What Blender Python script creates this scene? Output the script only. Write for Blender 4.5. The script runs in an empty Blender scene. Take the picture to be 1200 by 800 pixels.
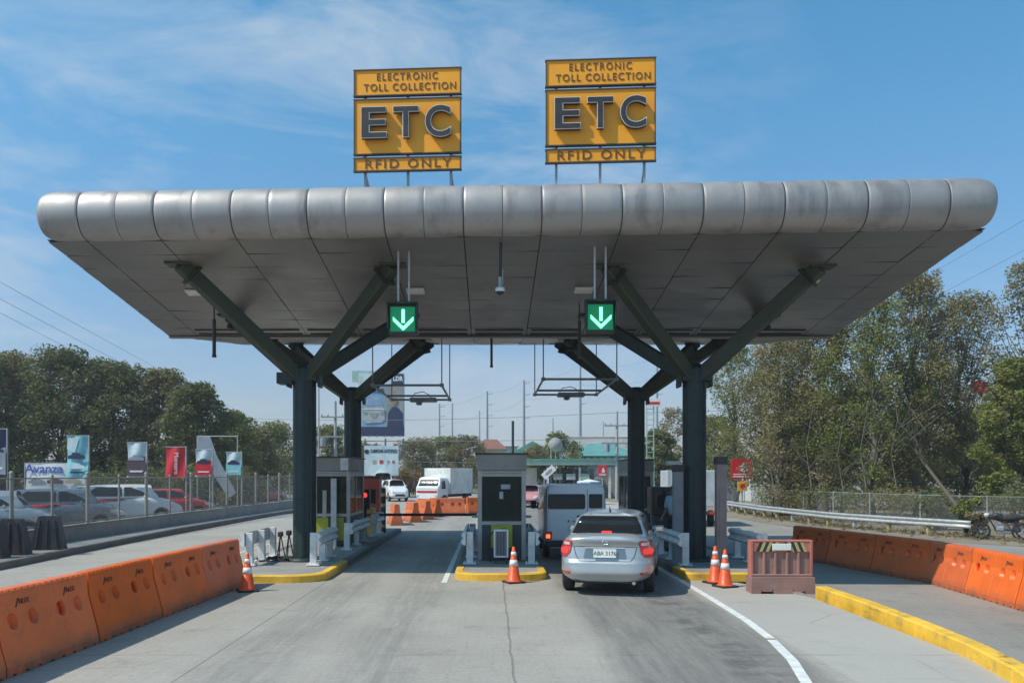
import bpy, bmesh, math, random
import numpy as np
from mathutils import Vector, Matrix, Euler
from mathutils.bvhtree import BVHTree
R = math.radians
PI = math.pi
S = bpy.context.scene
COL = S.collection

# ------------------------------------------------------------------ camera, sky, sun, exposure
CAMZ = 2.15; FPX = 1000.0; VX = 575.0; HY = 556.0
cam = bpy.data.cameras.new('camera'); camo = bpy.data.objects.new('camera', cam); COL.objects.link(camo)
camo.location = (0, 0, CAMZ); camo.rotation_euler = (R(90), 0, 0)
cam.sensor_width = 36; cam.lens = 30.0
cam.shift_x = (600 - VX) / 1200; cam.shift_y = (HY - 400) / 1200
cam.clip_start = 0.05; cam.clip_end = 6000
S.camera = camo
S.render.resolution_x = 1024; S.render.resolution_y = 682
S.view_settings.view_transform = 'Standard'; S.view_settings.look = 'None'
S.view_settings.gamma = 1.0; S.view_settings.exposure = 0.35; S.view_settings.use_curve_mapping = False
S.cycles.max_bounces = 7; S.cycles.transparent_max_bounces = 16; S.cycles.caustics_reflective = False; S.cycles.caustics_refractive = False
S.cycles.use_denoising = True; S.cycles.sample_clamp_indirect = 6.0

SUNV = Vector((0.75, 0.30, -1.0)).normalized()      # the way the light travels
sun_el = math.asin(-SUNV.z)
to_sun = -SUNV
sun_az = math.atan2(to_sun.x, to_sun.y)             # clockwise from +Y
sl = bpy.data.lights.new('sun', 'SUN'); sl.energy = 3.3; sl.angle = R(0.53); sl.color = (1.0, 0.935, 0.83)
so = bpy.data.objects.new('sun', sl); COL.objects.link(so)
so.rotation_euler = SUNV.to_track_quat('-Z', 'Y').to_euler(); so.location = (-20, -10, 40)

w = bpy.data.worlds.new('World'); S.world = w; w.use_nodes = True
nt = w.node_tree; nt.nodes.clear()
def wn(t, **k):
    n = nt.nodes.new(t)
    for a, b in k.items(): setattr(n, a, b)
    return n
sky = wn('ShaderNodeTexSky', sky_type='NISHITA', sun_disc=False, sun_elevation=sun_el, sun_rotation=sun_az)
sky.air_density = 1.0; sky.dust_density = 0.9; sky.ozone_density = 2.5; sky.altitude = 30
tc = wn('ShaderNodeTexCoord')
mp = wn('ShaderNodeMapping'); mp.inputs['Rotation'].default_value = (0.0, R(-38), R(10)); mp.inputs['Scale'].default_value = (1.2, 1.2, 4.2)
nt.links.new(tc.outputs['Generated'], mp.inputs['Vector'])
no = wn('ShaderNodeTexNoise'); no.inputs['Scale'].default_value = 2.3; no.inputs['Detail'].default_value = 9; no.inputs['Roughness'].default_value = 0.62; no.inputs['Distortion'].default_value = 0.5
nt.links.new(mp.outputs[0], no.inputs['Vector'])
n2 = wn('ShaderNodeTexNoise'); n2.inputs['Scale'].default_value = 1.4; n2.inputs['Detail'].default_value = 3
mp2 = wn('ShaderNodeMapping'); mp2.inputs['Location'].default_value = (0.55, 0.2, 0.35)
nt.links.new(tc.outputs['Generated'], mp2.inputs['Vector']); nt.links.new(mp2.outputs[0], n2.inputs['Vector'])
m1 = wn('ShaderNodeMapRange'); m1.inputs[1].default_value = 0.46; m1.inputs[2].default_value = 0.74
m2 = wn('ShaderNodeMapRange'); m2.inputs[1].default_value = 0.40; m2.inputs[2].default_value = 0.60
nt.links.new(no.outputs[0], m1.inputs[0]); nt.links.new(n2.outputs[0], m2.inputs[0])
mm = wn('ShaderNodeMath', operation='MULTIPLY'); nt.links.new(m1.outputs[0], mm.inputs[0]); nt.links.new(m2.outputs[0], mm.inputs[1])
ms = wn('ShaderNodeMath', operation='MULTIPLY'); nt.links.new(mm.outputs[0], ms.inputs[0]); ms.inputs[1].default_value = 0.85
mixc = wn('ShaderNodeMixRGB'); mixc.inputs['Color2'].default_value = (3.3, 3.8, 4.3, 1)
nt.links.new(ms.outputs[0], mixc.inputs['Fac'])
# even tint of the whole sky so that its blue sits where the photograph's does
tint = wn('ShaderNodeMixRGB', blend_type='MULTIPLY'); tint.inputs['Fac'].default_value = 1.0; 
sp0 = wn('ShaderNodeSeparateXYZ'); nt.links.new(tc.outputs['Generated'], sp0.inputs[0])
tm = wn('ShaderNodeMapRange', interpolation_type='SMOOTHSTEP'); tm.inputs[1].default_value = -0.02; tm.inputs[2].default_value = 0.50; nt.links.new(sp0.outputs['Z'], tm.inputs[0])
tcol = wn('ShaderNodeMixRGB'); tcol.inputs['Color1'].default_value = (0.64, 0.60, 0.67, 1); tcol.inputs['Color2'].default_value = (0.45, 0.96, 1.03, 1)
nt.links.new(tm.outputs[0], tcol.inputs['Fac']); nt.links.new(tcol.outputs[0], tint.inputs['Color2'])
nt.links.new(sky.outputs[0], tint.inputs['Color1']); nt.links.new(tint.outputs[0], mixc.inputs['Color1'])
bg = wn('ShaderNodeBackground'); bg.inputs['Strength'].default_value = 0.14
ow = wn('ShaderNodeOutputWorld')
nt.links.new(mixc.outputs[0], bg.inputs[0]); nt.links.new(bg.outputs[0], ow.inputs[0])

def P(px, py, Y):                      # the point at depth Y seen at that place of the 1200x800 photograph
    return Vector(((px - VX) * Y / FPX, Y, CAMZ + (HY - py) * Y / FPX))

# ------------------------------------------------------------------ materials
class NT:
    def __init__(s, m): s.t = m.node_tree; s.b = s.t.nodes['Principled BSDF']
    def n(s, t, **k):
        n = s.t.nodes.new(t)
        for a, b in k.items(): setattr(n, a, b)
        return n
    def put(s, sock, v):
        if isinstance(v, (int, float)): sock.default_value = v
        elif isinstance(v, (tuple, list)): sock.default_value = tuple(v) if len(v) != 3 or sock.type == 'VECTOR' else (*v, 1)
        else: s.t.links.new(v, sock)
    def math(s, op, a, b=0.0, c=None):
        n = s.n('ShaderNodeMath', operation=op); s.put(n.inputs[0], a); s.put(n.inputs[1], b)
        if c is not None: s.put(n.inputs[2], c)
        return n.outputs[0]
    def noise(s, scale, detail=4, rough=0.55, vec=None, dist=0.0):
        n = s.n('ShaderNodeTexNoise'); n.inputs['Scale'].default_value = scale; n.inputs['Detail'].default_value = detail
        n.inputs['Roughness'].default_value = rough; n.inputs['Distortion'].default_value = dist
        s.put(n.inputs['Vector'], vec if vec is not None else s.obj()); return n.outputs[0]
    def obj(s):
        if not hasattr(s, '_o'): s._o = s.n('ShaderNodeTexCoord')
        return s._o.outputs['Object']
    def scaled(s, sc, loc=(0, 0, 0)):
        n = s.n('ShaderNodeMapping'); n.inputs['Scale'].default_value = sc; n.inputs['Location'].default_value = loc
        s.put(n.inputs['Vector'], s.obj()); return n.outputs[0]
    def rng(s, v, a, b, c=0.0, d=1.0, smooth=True):
        n = s.n('ShaderNodeMapRange', interpolation_type='SMOOTHSTEP' if smooth else 'LINEAR')
        s.put(n.inputs[0], v)
        for i, q in enumerate((a, b, c, d)): n.inputs[i + 1].default_value = q
        return n.outputs[0]
    def mix(s, f, a, b, bt='MIX'):
        n = s.n('ShaderNodeMixRGB', blend_type=bt); s.put(n.inputs[0], f); s.put(n.inputs[1], a); s.put(n.inputs[2], b); return n.outputs[0]
    def bump(s, h, dist=0.01, st=0.5):
        n = s.n('ShaderNodeBump'); n.inputs['Distance'].default_value = dist; n.inputs['Strength'].default_value = st
        s.put(n.inputs['Height'], h); s.put(s.b.inputs['Normal'], n.outputs[0])
    def xyz(s):
        if not hasattr(s, '_x'): s._x = s.n('ShaderNodeSeparateXYZ'); s.put(s._x.inputs[0], s.obj())
        return s._x.outputs
MATS = {}
def mat(name, c, rough=0.6, metal=0.0, var=0.18, scale=2.5, bump=0.0, dirt=0.0, dirtc=(0.10, 0.085, 0.065), coat=0.0, spec=0.5, stain=None):
    if name in MATS: return MATS[name]
    m = bpy.data.materials.new(name); m.use_nodes = True; MATS[name] = m
    n = NT(m); b = n.b
    b.inputs['Roughness'].default_value = rough; b.inputs['Metallic'].default_value = metal
    b.inputs['Specular IOR Level'].default_value = spec
    if coat: b.inputs['Coat Weight'].default_value = coat; b.inputs['Coat Roughness'].default_value = 0.08
    col = (*c, 1)
    f = n.rng(n.noise(scale, 6, 0.62), 0.25, 0.75)
    lo = tuple(x * (1 - var) for x in c); hi = tuple(min(1, x * (1 + var)) for x in c)
    o = n.mix(f, lo, hi)
    if dirt:
        g = n.rng(n.noise(scale * 3.1, 7, 0.7), 0.5, 0.72, 0, dirt)
        o = n.mix(g, o, dirtc)
    if stain:   # vertical run-off streaks
        g = n.rng(n.noise(1.0, 5, 0.6, n.scaled((stain, stain, 0.35))), 0.5, 0.75, 0, 0.55)
        o = n.mix(g, o, tuple(x * 0.45 for x in c))
    n.put(b.inputs['Base Color'], o)
    rr = n.rng(n.noise(scale * 2, 4), 0.3, 0.7, max(0.02, rough - 0.08), min(1, rough + 0.1)); n.put(b.inputs['Roughness'], rr)
    if bump: n.bump(n.noise(scale * 12, 5), bump)
    return m
def emit(name, c, st, base=(0.02, 0.02, 0.02)):
    m = bpy.data.materials.new(name); m.use_nodes = True; b = m.node_tree.nodes['Principled BSDF']
    b.inputs['Base Color'].default_value = (*base, 1); b.inputs['Emission Color'].default_value = (*c, 1); b.inputs['Emission Strength'].default_value = st
    MATS[name] = m; return m
def glass(name, c, alpha):      # tinted pane: part see-through, part mirror
    m = bpy.data.materials.new(name); m.use_nodes = True; n = NT(m); b = n.b
    b.inputs['Base Color'].default_value = (*c, 1); b.inputs['Roughness'].default_value = 0.05; b.inputs['Specular IOR Level'].default_value = 0.8
    t = n.n('ShaderNodeBsdfTransparent'); t.inputs[0].default_value = (0.22, 0.42, 0.39, 1)
    mx = n.n('ShaderNodeMixShader'); mx.inputs[0].default_value = alpha; b.inputs['Specular IOR Level'].default_value = 0.5
    o = n.t.nodes['Material Output']
    n.t.links.new(t.outputs[0], mx.inputs[1]); n.t.links.new(b.outputs[0], mx.inputs[2]); n.t.links.new(mx.outputs[0], o.inputs[0])
    MATS[name] = m; return m

# ------------------------------------------------------------------ mesh builder
class MB:
    def __init__(s): s.v = []; s.f = []; s.m = []; s.s = []
    def add(s, vs, fs, mi=0, smooth=False):
        o = len(s.v); s.v += [tuple(v) for v in vs]
        for f in fs: s.f.append(tuple(o + i for i in f)); s.m.append(mi); s.s.append(smooth)
        return s
    def box(s, c, d, mi=0, rot=None, bev=0.0):
        x, y, z = [q / 2 for q in d]
        if bev > 0 and min(x, y, z) > bev * 1.2:
            b = bev; vs = []; idx = {}
            for sx in (-1, 1):
                for sy in (-1, 1):
                    for sz in (-1, 1):
                        for ax in range(3):
                            p = [sx * (x - b), sy * (y - b), sz * (z - b)]; q = [sx * x, sy * y, sz * z]; p[ax] = q[ax]
                            idx[(sx, sy, sz, ax)] = len(vs); vs.append(p)
            fs = []
            for ax in range(3):
                a1, a2 = [a for a in range(3) if a != ax]
                for sg in (-1, 1):
                    f = []
                    for u, v_ in ((-1, -1), (1, -1), (1, 1), (-1, 1)):
                        k = [0, 0, 0]; k[ax] = sg; k[a1] = u; k[a2] = v_; f.append(idx[(*k, ax)])
                    fs.append(f)
            for ax in range(3):      # edges along ax
                a1, a2 = [a for a in range(3) if a != ax]
                for u in (-1, 1):
                    for v_ in (-1, 1):
                        k0 = [0, 0, 0]; k0[a1] = u; k0[a2] = v_; k1 = list(k0); k0[ax] = -1; k1[ax] = 1
                        fs.append([idx[(*k0, a1)], idx[(*k1, a1)], idx[(*k1, a2)], idx[(*k0, a2)]])
            for sx in (-1, 1):
                for sy in (-1, 1):
                    for sz in (-1, 1): fs.append([idx[(sx, sy, sz, a)] for a in range(3)])
        else:
            vs = [(-x, -y, -z), (x, -y, -z), (x, y, -z), (-x, y, -z), (-x, -y, z), (x, -y, z), (x, y, z), (-x, y, z)]
            fs = [(0, 3, 2, 1), (4, 5, 6, 7), (0, 1, 5, 4), (1, 2, 6, 5), (2, 3, 7, 6), (3, 0, 4, 7)]
        M = (rot if rot is not None else Matrix.Identity(3))
        vs = [M @ Vector(v) + Vector(c) for v in vs]
        return s.add(vs, fs, mi)
    def cyl(s, p0, p1, r0, r1=None, n=12, mi=0, caps=True, smooth=True):
        p0, p1 = Vector(p0), Vector(p1); r1 = r0 if r1 is None else r1
        d = (p1 - p0); q = d.to_track_quat('Z', 'Y').to_matrix()
        vs = []
        for p, r in ((p0, r0), (p1, r1)):
            for i in range(n):
                a = 2 * PI * i / n; vs.append(p + q @ Vector((r * math.cos(a), r * math.sin(a), 0)))
        s.add(vs, [(i, (i + 1) % n, n + (i + 1) % n, n + i) for i in range(n)], mi, smooth)
        if caps: s.add(vs[:n], [tuple(range(n - 1, -1, -1))], mi); s.add(vs[n:], [tuple(range(n))], mi)
        return s
    def tube(s, pts, r, n=8, mi=0, closed=False):
        pts = [Vector(p) for p in pts]; rs = r if isinstance(r, (list, tuple)) else [r] * len(pts)
        vs = []; N = len(pts)
        up = Vector((0, 0, 1))
        for i, p in enumerate(pts):
            d = (pts[(i + 1) % N] - pts[i - 1]) if closed else (pts[min(i + 1, N - 1)] - pts[max(i - 1, 0)])
            d.normalize(); a = d.cross(up)
            if a.length < 1e-3: a = d.cross(Vector((0, 1, 0)))
            a.normalize(); b = a.cross(d)
            for k in range(n):
                t = 2 * PI * k / n; vs.append(p + (a * math.cos(t) + b * math.sin(t)) * rs[i])
        fs = []
        for i in range(N if closed else N - 1):
            j = (i + 1) % N
            for k in range(n): fs.append((i * n + k, i * n + (k + 1) % n, j * n + (k + 1) % n, j * n + k))
        s.add(vs, fs, mi, True)
        if not closed: s.add(vs[:n], [tuple(range(n - 1, -1, -1))], mi); s.add(vs[-n:], [tuple(range(n))], mi)
        return s
    def bar(s, p0, p1, wd, ht, mi=0, bev=0.0, up=(0, 0, 1)):
        p0, p1 = Vector(p0), Vector(p1); d = p1 - p0; L = d.length; y = d.normalized(); x = y.cross(Vector(up))
        if x.length < 1e-3: x = Vector((1, 0, 0))
        x.normalize(); z = x.cross(y); M = Matrix((x, y, z)).transposed()
        return s.box((p0 + p1) / 2, (wd, L, ht), mi, M, bev)
    def prism(s, outline, a0, a1, axis='y', mi=0, smooth=False):
        def P3(u, v, a): return (u, a, v) if axis == 'y' else ((a, u, v) if axis == 'x' else (u, v, a))
        n = len(outline)
        vs = [P3(u, v, a0) for u, v in outline] + [P3(u, v, a1) for u, v in outline]
        s.add(vs, [(i, (i + 1) % n, n + (i + 1) % n, n + i) for i in range(n)], mi, smooth)
        s.add(vs, [tuple(range(n)), tuple(range(2 * n - 1, n - 1, -1))], mi)
        return s
    def lathe(s, prof, c=(0, 0, 0), n=24, mi=0, axis='z', mis=None, smooth=True):
        vs = []
        for r, h in prof:
            for k in range(n):
                t = 2 * PI * k / n; u, v = r * math.cos(t), r * math.sin(t)
                p = (u, v, h) if axis == 'z' else ((h, u, v) if axis == 'x' else (u, h, v)); vs.append(Vector(p) + Vector(c))
        o = len(s.v); s.v += [tuple(v) for v in vs]
        for i in range(len(prof) - 1):
            for k in range(n):
                s.f.append((o + i * n + k, o + i * n + (k + 1) % n, o + (i + 1) * n + (k + 1) % n, o + (i + 1) * n + k)); s.m.append(mis[i] if mis else mi); s.s.append(smooth)
        return s
    def grid(s, rows, mi=0, smooth=True, close=False):
        m = len(rows[0]); vs = [p for r in rows for p in r]; fs = []
        for i in range(len(rows) - 1):
            for k in range(m - (0 if close else 1)):
                fs.append((i * m + k, i * m + (k + 1) % m, (i + 1) * m + (k + 1) % m, (i + 1) * m + k))
        return s.add(vs, fs, mi, smooth)
    def poly(s, pts, z0, z1, mi=0, mside=None):          # slab on an outline given anticlockwise
        n = len(pts); top = [(x, y, z1) for x, y in pts]; bot = [(x, y, z0) for x, y in pts]
        s.add(top, [tuple(range(n))], mi)
        s.add(bot + top, [(i, (i + 1) % n, n + (i + 1) % n, n + i) for i in range(n)], mi if mside is None else mside)
        return s
    def mesh(s, name, mats, fix=True):
        me = bpy.data.meshes.new(name); me.from_pydata(s.v, [], s.f)
        if not isinstance(mats, (list, tuple)): mats = [mats]
        for m in mats: me.materials.append(MATS[m] if isinstance(m, str) else m)
        me.polygons.foreach_set('material_index', s.m); me.polygons.foreach_set('use_smooth', s.s)
        if fix:
            bm = bmesh.new(); bm.from_mesh(me); bmesh.ops.recalc_face_normals(bm, faces=bm.faces); bm.to_mesh(me); bm.free()
        me.update(); return me
    def build(s, name, mats, parent=None, loc=None, rot=None, fix=True):
        o = bpy.data.objects.new(name, s.mesh(name, mats, fix)); COL.objects.link(o)
        if parent is not None: o.parent = parent
        if loc is not None: o.location = loc
        if rot is not None: o.rotation_euler = rot
        return o

def thing(name, label, cat, loc=(0, 0, 0), rz=0.0, group=None):
    o = bpy.data.objects.new(name, None); COL.objects.link(o); o.empty_display_size = 0.2
    o.location = loc; o.rotation_euler = (0, 0, rz); o['label'] = label; o['category'] = cat
    if group: o['group'] = group
    return o
def tag(o, label, cat, group=None, kind=None):
    o['label'] = label; o['category'] = cat
    if group: o['group'] = group
    if kind: o['kind'] = kind
    return o
def struct(o, kind='structure'): o['kind'] = kind; return o
def dup(root, loc, rz, label, group=None):
    r = root.copy(); COL.objects.link(r); r.location = loc; r.rotation_euler = (0, 0, rz); r['label'] = label
    if group: r['group'] = group
    for ch in list(root.children):
        c = ch.copy(); COL.objects.link(c); c.parent = r
        for g in ch.children:
            d = g.copy(); COL.objects.link(d); d.parent = c
    return r
def text_mesh(body, size, ext=0.01, off=0.0, sx=1.0, spacing=1.0, align='CENTER', bevel=0.0):
    cu = bpy.data.curves.new('t', 'FONT'); cu.body = body; cu.size = size; cu.extrude = ext; cu.offset = off
    cu.align_x = align; cu.align_y = 'CENTER'; cu.space_character = spacing; cu.resolution_u = 6
    o = bpy.data.objects.new('t', cu); COL.objects.link(o)
    bpy.context.view_layer.update()
    me = bpy.data.meshes.new_from_object(o.evaluated_get(bpy.context.evaluated_depsgraph_get()))
    bpy.data.objects.remove(o); bpy.data.curves.remove(cu)
    me.transform(Matrix.Diagonal((sx, 1, 1, 1)))
    return me
def text(name, body, size, m, parent, loc, rot=(R(90), 0, 0), fit=None, **k):
    me = text_mesh(body, size, **k)
    if fit:
        xs_ = [v.co.x for v in me.vertices]; w0 = max(xs_) - min(xs_)
        me.transform(Matrix.Diagonal((fit / w0, 1, 1, 1)) @ Matrix.Translation((-(max(xs_) + min(xs_)) / 2, 0, 0)))
    me.materials.clear(); me.materials.append(MATS[m]); me.name = name
    o = bpy.data.objects.new(name, me); COL.objects.link(o); o.parent = parent; o.location = loc; o.rotation_euler = rot
    return o
def evaluated(me, mods):
    o = bpy.data.objects.new('tmp', me); COL.objects.link(o)
    mods(o); bpy.context.view_layer.update()
    r = bpy.data.meshes.new_from_object(o.evaluated_get(bpy.context.evaluated_depsgraph_get()))
    bpy.data.objects.remove(o); return r
def boolean(me, cutter, op='DIFFERENCE'):
    c = bpy.data.objects.new('cut', cutter); COL.objects.link(c)
    def mods(o):
        b = o.modifiers.new('b', 'BOOLEAN'); b.object = c; b.operation = op; b.solver = 'EXACT'
    r = evaluated(me, mods); bpy.data.objects.remove(c); return r

# plain colours
mat('concrete', (0.30, 0.29, 0.27), 0.85, scale=0.8, bump=0.004, dirt=0.25)
mat('concrete_dark', (0.17, 0.165, 0.15), 0.9, scale=1.2, bump=0.004, dirt=0.5)
mat('kerb_yellow', (0.80, 0.47, 0.045), 0.65, scale=1.1, bump=0.003, dirt=0.48, dirtc=(0.16, 0.13, 0.09))
mat('black_rubber', (0.02, 0.02, 0.021), 0.75)
mat('black_metal', (0.03, 0.031, 0.033), 0.5)
mat('column_green', (0.012, 0.030, 0.030), 0.55, scale=3, dirt=0.15, dirtc=(0.05, 0.05, 0.035))
mat('arm_green_lit', (0.035, 0.050, 0.030), 0.55, scale=2, dirt=0.35, dirtc=(0.07, 0.06, 0.035))  # sunlit copy of the column green, the light put into the colour
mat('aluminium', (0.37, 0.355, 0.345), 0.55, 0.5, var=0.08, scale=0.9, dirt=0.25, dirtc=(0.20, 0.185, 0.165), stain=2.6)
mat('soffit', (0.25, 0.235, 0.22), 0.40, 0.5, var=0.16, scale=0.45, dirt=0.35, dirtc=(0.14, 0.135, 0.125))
mat('seam', (0.05, 0.05, 0.05), 0.8)
mat('galvanised', (0.50, 0.51, 0.51), 0.5, 0.4, scale=5, dirt=0.2)
mat('white_paint', (0.68, 0.69, 0.68), 0.55, scale=4, dirt=0.25)
mat('grey_paint', (0.22, 0.225, 0.24), 0.6, scale=3, dirt=0.2)
mat('dark_panel', (0.045, 0.048, 0.055), 0.6, scale=2)
mat('booth_panel', (0.27, 0.255, 0.235), 0.6, 0.1, scale=1.5, dirt=0.25)
mat('booth_frame', (0.40, 0.385, 0.36), 0.5, 0.3, scale=2)
mat('lime_panel', (0.36, 0.36, 0.03), 0.6, scale=3, dirt=0.15)
mat('sign_yellow', (1.0, 0.385, 0.012), 0.5, var=0.07, scale=0.9, dirt=0.06, dirtc=(0.5, 0.28, 0.05))
mat('sign_brown', (0.15, 0.06, 0.02), 0.6)
mat('sign_frame', (0.09, 0.065, 0.045), 0.6)
mat('letter_black', (0.035, 0.033, 0.034), 0.5)
mat('letter_edge', (0.75, 0.72, 0.66), 0.5)
mat('frame_grey', (0.33, 0.36, 0.40), 0.5, 0.4)
mat('barrier_orange', (0.82, 0.15, 0.02), 0.5, scale=1.4, var=0.14, bump=0.002, dirt=0.35, dirtc=(0.28, 0.09, 0.035))
mat('barrier_orange_pale', (0.62, 0.14, 0.035), 0.6, scale=1.3, dirt=0.4, dirtc=(0.30, 0.13, 0.07))
mat('ink_black', (0.03, 0.025, 0.025), 0.8)
mat('stencil_ink', (0.13, 0.045, 0.03), 0.8)
mat('cone_orange', (0.80, 0.10, 0.02), 0.45, scale=6, dirt=0.25, dirtc=(0.3, 0.07, 0.03))
mat('reflective_white', (0.78, 0.78, 0.76), 0.5, scale=9, dirt=0.2)
mat('barricade_red', (0.30, 0.165, 0.14), 0.8, scale=2.5, dirt=0.6, dirtc=(0.30, 0.23, 0.20))
mat('barricade_rim', (0.45, 0.15, 0.11), 0.7, scale=3, dirt=0.3)
mat('stripe_yellow', (0.42, 0.36, 0.16), 0.7, dirt=0.5)
mat('tyre', (0.022, 0.022, 0.022), 0.8)
mat('rim', (0.45, 0.45, 0.46), 0.35, 0.8)
mat('car_silver', (0.50, 0.525, 0.535), 0.30, 0.6, var=0.015, scale=0.7, coat=0.6)
mat('car_white', (0.78, 0.79, 0.78), 0.3, 0.0, var=0.03, coat=0.6)
mat('van_white', (0.86, 0.88, 0.86), 0.4, 0.0, var=0.04, scale=0.8, coat=0.3)
mat('car_grey', (0.20, 0.23, 0.25), 0.3, 0.5, var=0.04, coat=0.8)
mat('car_red', (0.55, 0.03, 0.03), 0.3, 0.1, var=0.04, coat=0.8)
mat('car_pink', (0.60, 0.25, 0.24), 0.4, 0.1, var=0.04, coat=0.5)
mat('car_glass', (0.016, 0.018, 0.021), 0.10, 0.0, var=0.05, spec=0.5)
mat('van_glass', (0.015, 0.02, 0.022), 0.12, 0.0, var=0.4, scale=3, spec=0.35)
mat('lamp_red', (0.55, 0.03, 0.03), 0.2, 0.0, var=0.35, scale=16, coat=1.0)
mat('lamp_clear', (0.80, 0.72, 0.70), 0.15, 0.3, var=0.1, coat=1.0)
mat('chrome', (0.75, 0.75, 0.75), 0.15, 1.0, var=0.02)
mat('plate_white', (0.72, 0.74, 0.70), 0.5)
mat('plate_green', (0.05, 0.10, 0.08), 0.5)
mat('plastic_dark', (0.035, 0.036, 0.04), 0.6)
mat('truck_white', (0.72, 0.72, 0.68), 0.5, scale=1.5, dirt=0.2)
mat('truck_grey', (0.42, 0.46, 0.48), 0.5, scale=1.0, dirt=0.2)
mat('roof_green', (0.10, 0.29, 0.22), 0.5, scale=1.0, dirt=0.2)
mat('roof_pale_green', (0.33, 0.50, 0.42), 0.6, scale=1.0, dirt=0.25)
mat('roof_teal', (0.11, 0.29, 0.26), 0.5, scale=1.0)
mat('roof_red', (0.24, 0.10, 0.075), 0.8, scale=1.0)
mat('wall_white', (0.62, 0.60, 0.56), 0.8, scale=0.5, dirt=0.2)
mat('wall_beige', (0.45, 0.38, 0.28), 0.8, scale=0.5)
mat('wall_grey', (0.30, 0.31, 0.30), 0.8, scale=0.5, dirt=0.3)
mat('sign_red', (0.60, 0.02, 0.035), 0.5, scale=2)
mat('sign_amber', (0.75, 0.42, 0.03), 0.5)
mat('white', (0.78, 0.78, 0.76), 0.5, var=0.05)
mat('blue_ink', (0.05, 0.12, 0.42), 0.5)
mat('navy', (0.02, 0.035, 0.09), 0.5)
mat('banner_teal', (0.22, 0.55, 0.60), 0.6, var=0.25, scale=1.4)
mat('banner_pale', (0.55, 0.66, 0.68), 0.6, var=0.2, scale=1.4)
mat('banner_maroon', (0.10, 0.06, 0.075), 0.6)
mat('sky_print', (0.22, 0.36, 0.52), 0.5, var=0.25, scale=0.5)
mat('skin', (0.30, 0.17, 0.11), 0.6)
mat('shirt_blue', (0.33, 0.50, 0.60), 0.85, bump=0.002)
mat('trousers', (0.02, 0.022, 0.03), 0.85)
mat('bark', (0.13, 0.105, 0.08), 0.9, scale=6, bump=0.01)
mat('bark_pale', (0.15, 0.13, 0.10), 0.9, scale=6, bump=0.01)
mat('wire', (0.16, 0.17, 0.19), 0.6)
mat('fence_post', (0.33, 0.32, 0.29), 0.7, 0.1, scale=5, dirt=0.3)
mat('pole_pale', (0.36, 0.37, 0.37), 0.7)
mat('tower_steel', (0.24, 0.28, 0.32), 0.6)
mat('curtain', (0.35, 0.36, 0.34), 0.9, var=0.3)
emit('led_green', (0.16, 1.0, 0.42), 2.6)
emit('led_dim', (0.0, 0.22, 0.09), 0.55, (0.01, 0.06, 0.035))
emit('brake_lit', (0.9, 0.05, 0.04), 0.55, (0.5, 0.02, 0.02))
emit('tail_lit', (1.0, 0.12, 0.03), 2.0, (0.5, 0.02, 0.02))
emit('signal_red', (1.0, 0.06, 0.05), 1.0)
glass('pane', (0.008, 0.04, 0.04), 0.5)

# veil of a chain-link net: diamonds of wire, the rest open
def netmat(name, c, k):
    m = bpy.data.materials.new(name); m.use_nodes = True; n = NT(m)
    n.b.inputs['Base Color'].default_value = (*c, 1); n.b.inputs['Roughness'].default_value = 0.6; n.b.inputs['Metallic'].default_value = 0.3
    t = n.n('ShaderNodeBsdfTransparent'); mx = n.n('ShaderNodeMixShader'); n.put(mx.inputs[0], n.rng(n.noise(0.8, 3), 0.3, 0.7, k * 0.8, k * 1.2))
    n.t.links.new(t.outputs[0], mx.inputs[1]); n.t.links.new(n.b.outputs[0], mx.inputs[2]); n.t.links.new(mx.outputs[0], n.t.nodes['Material Output'].inputs[0])
    MATS[name] = m
netmat('chain_link', (0.30, 0.28, 0.25), 0.30)
netmat('chain_link_thin', (0.30, 0.30, 0.27), 0.16)

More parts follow.
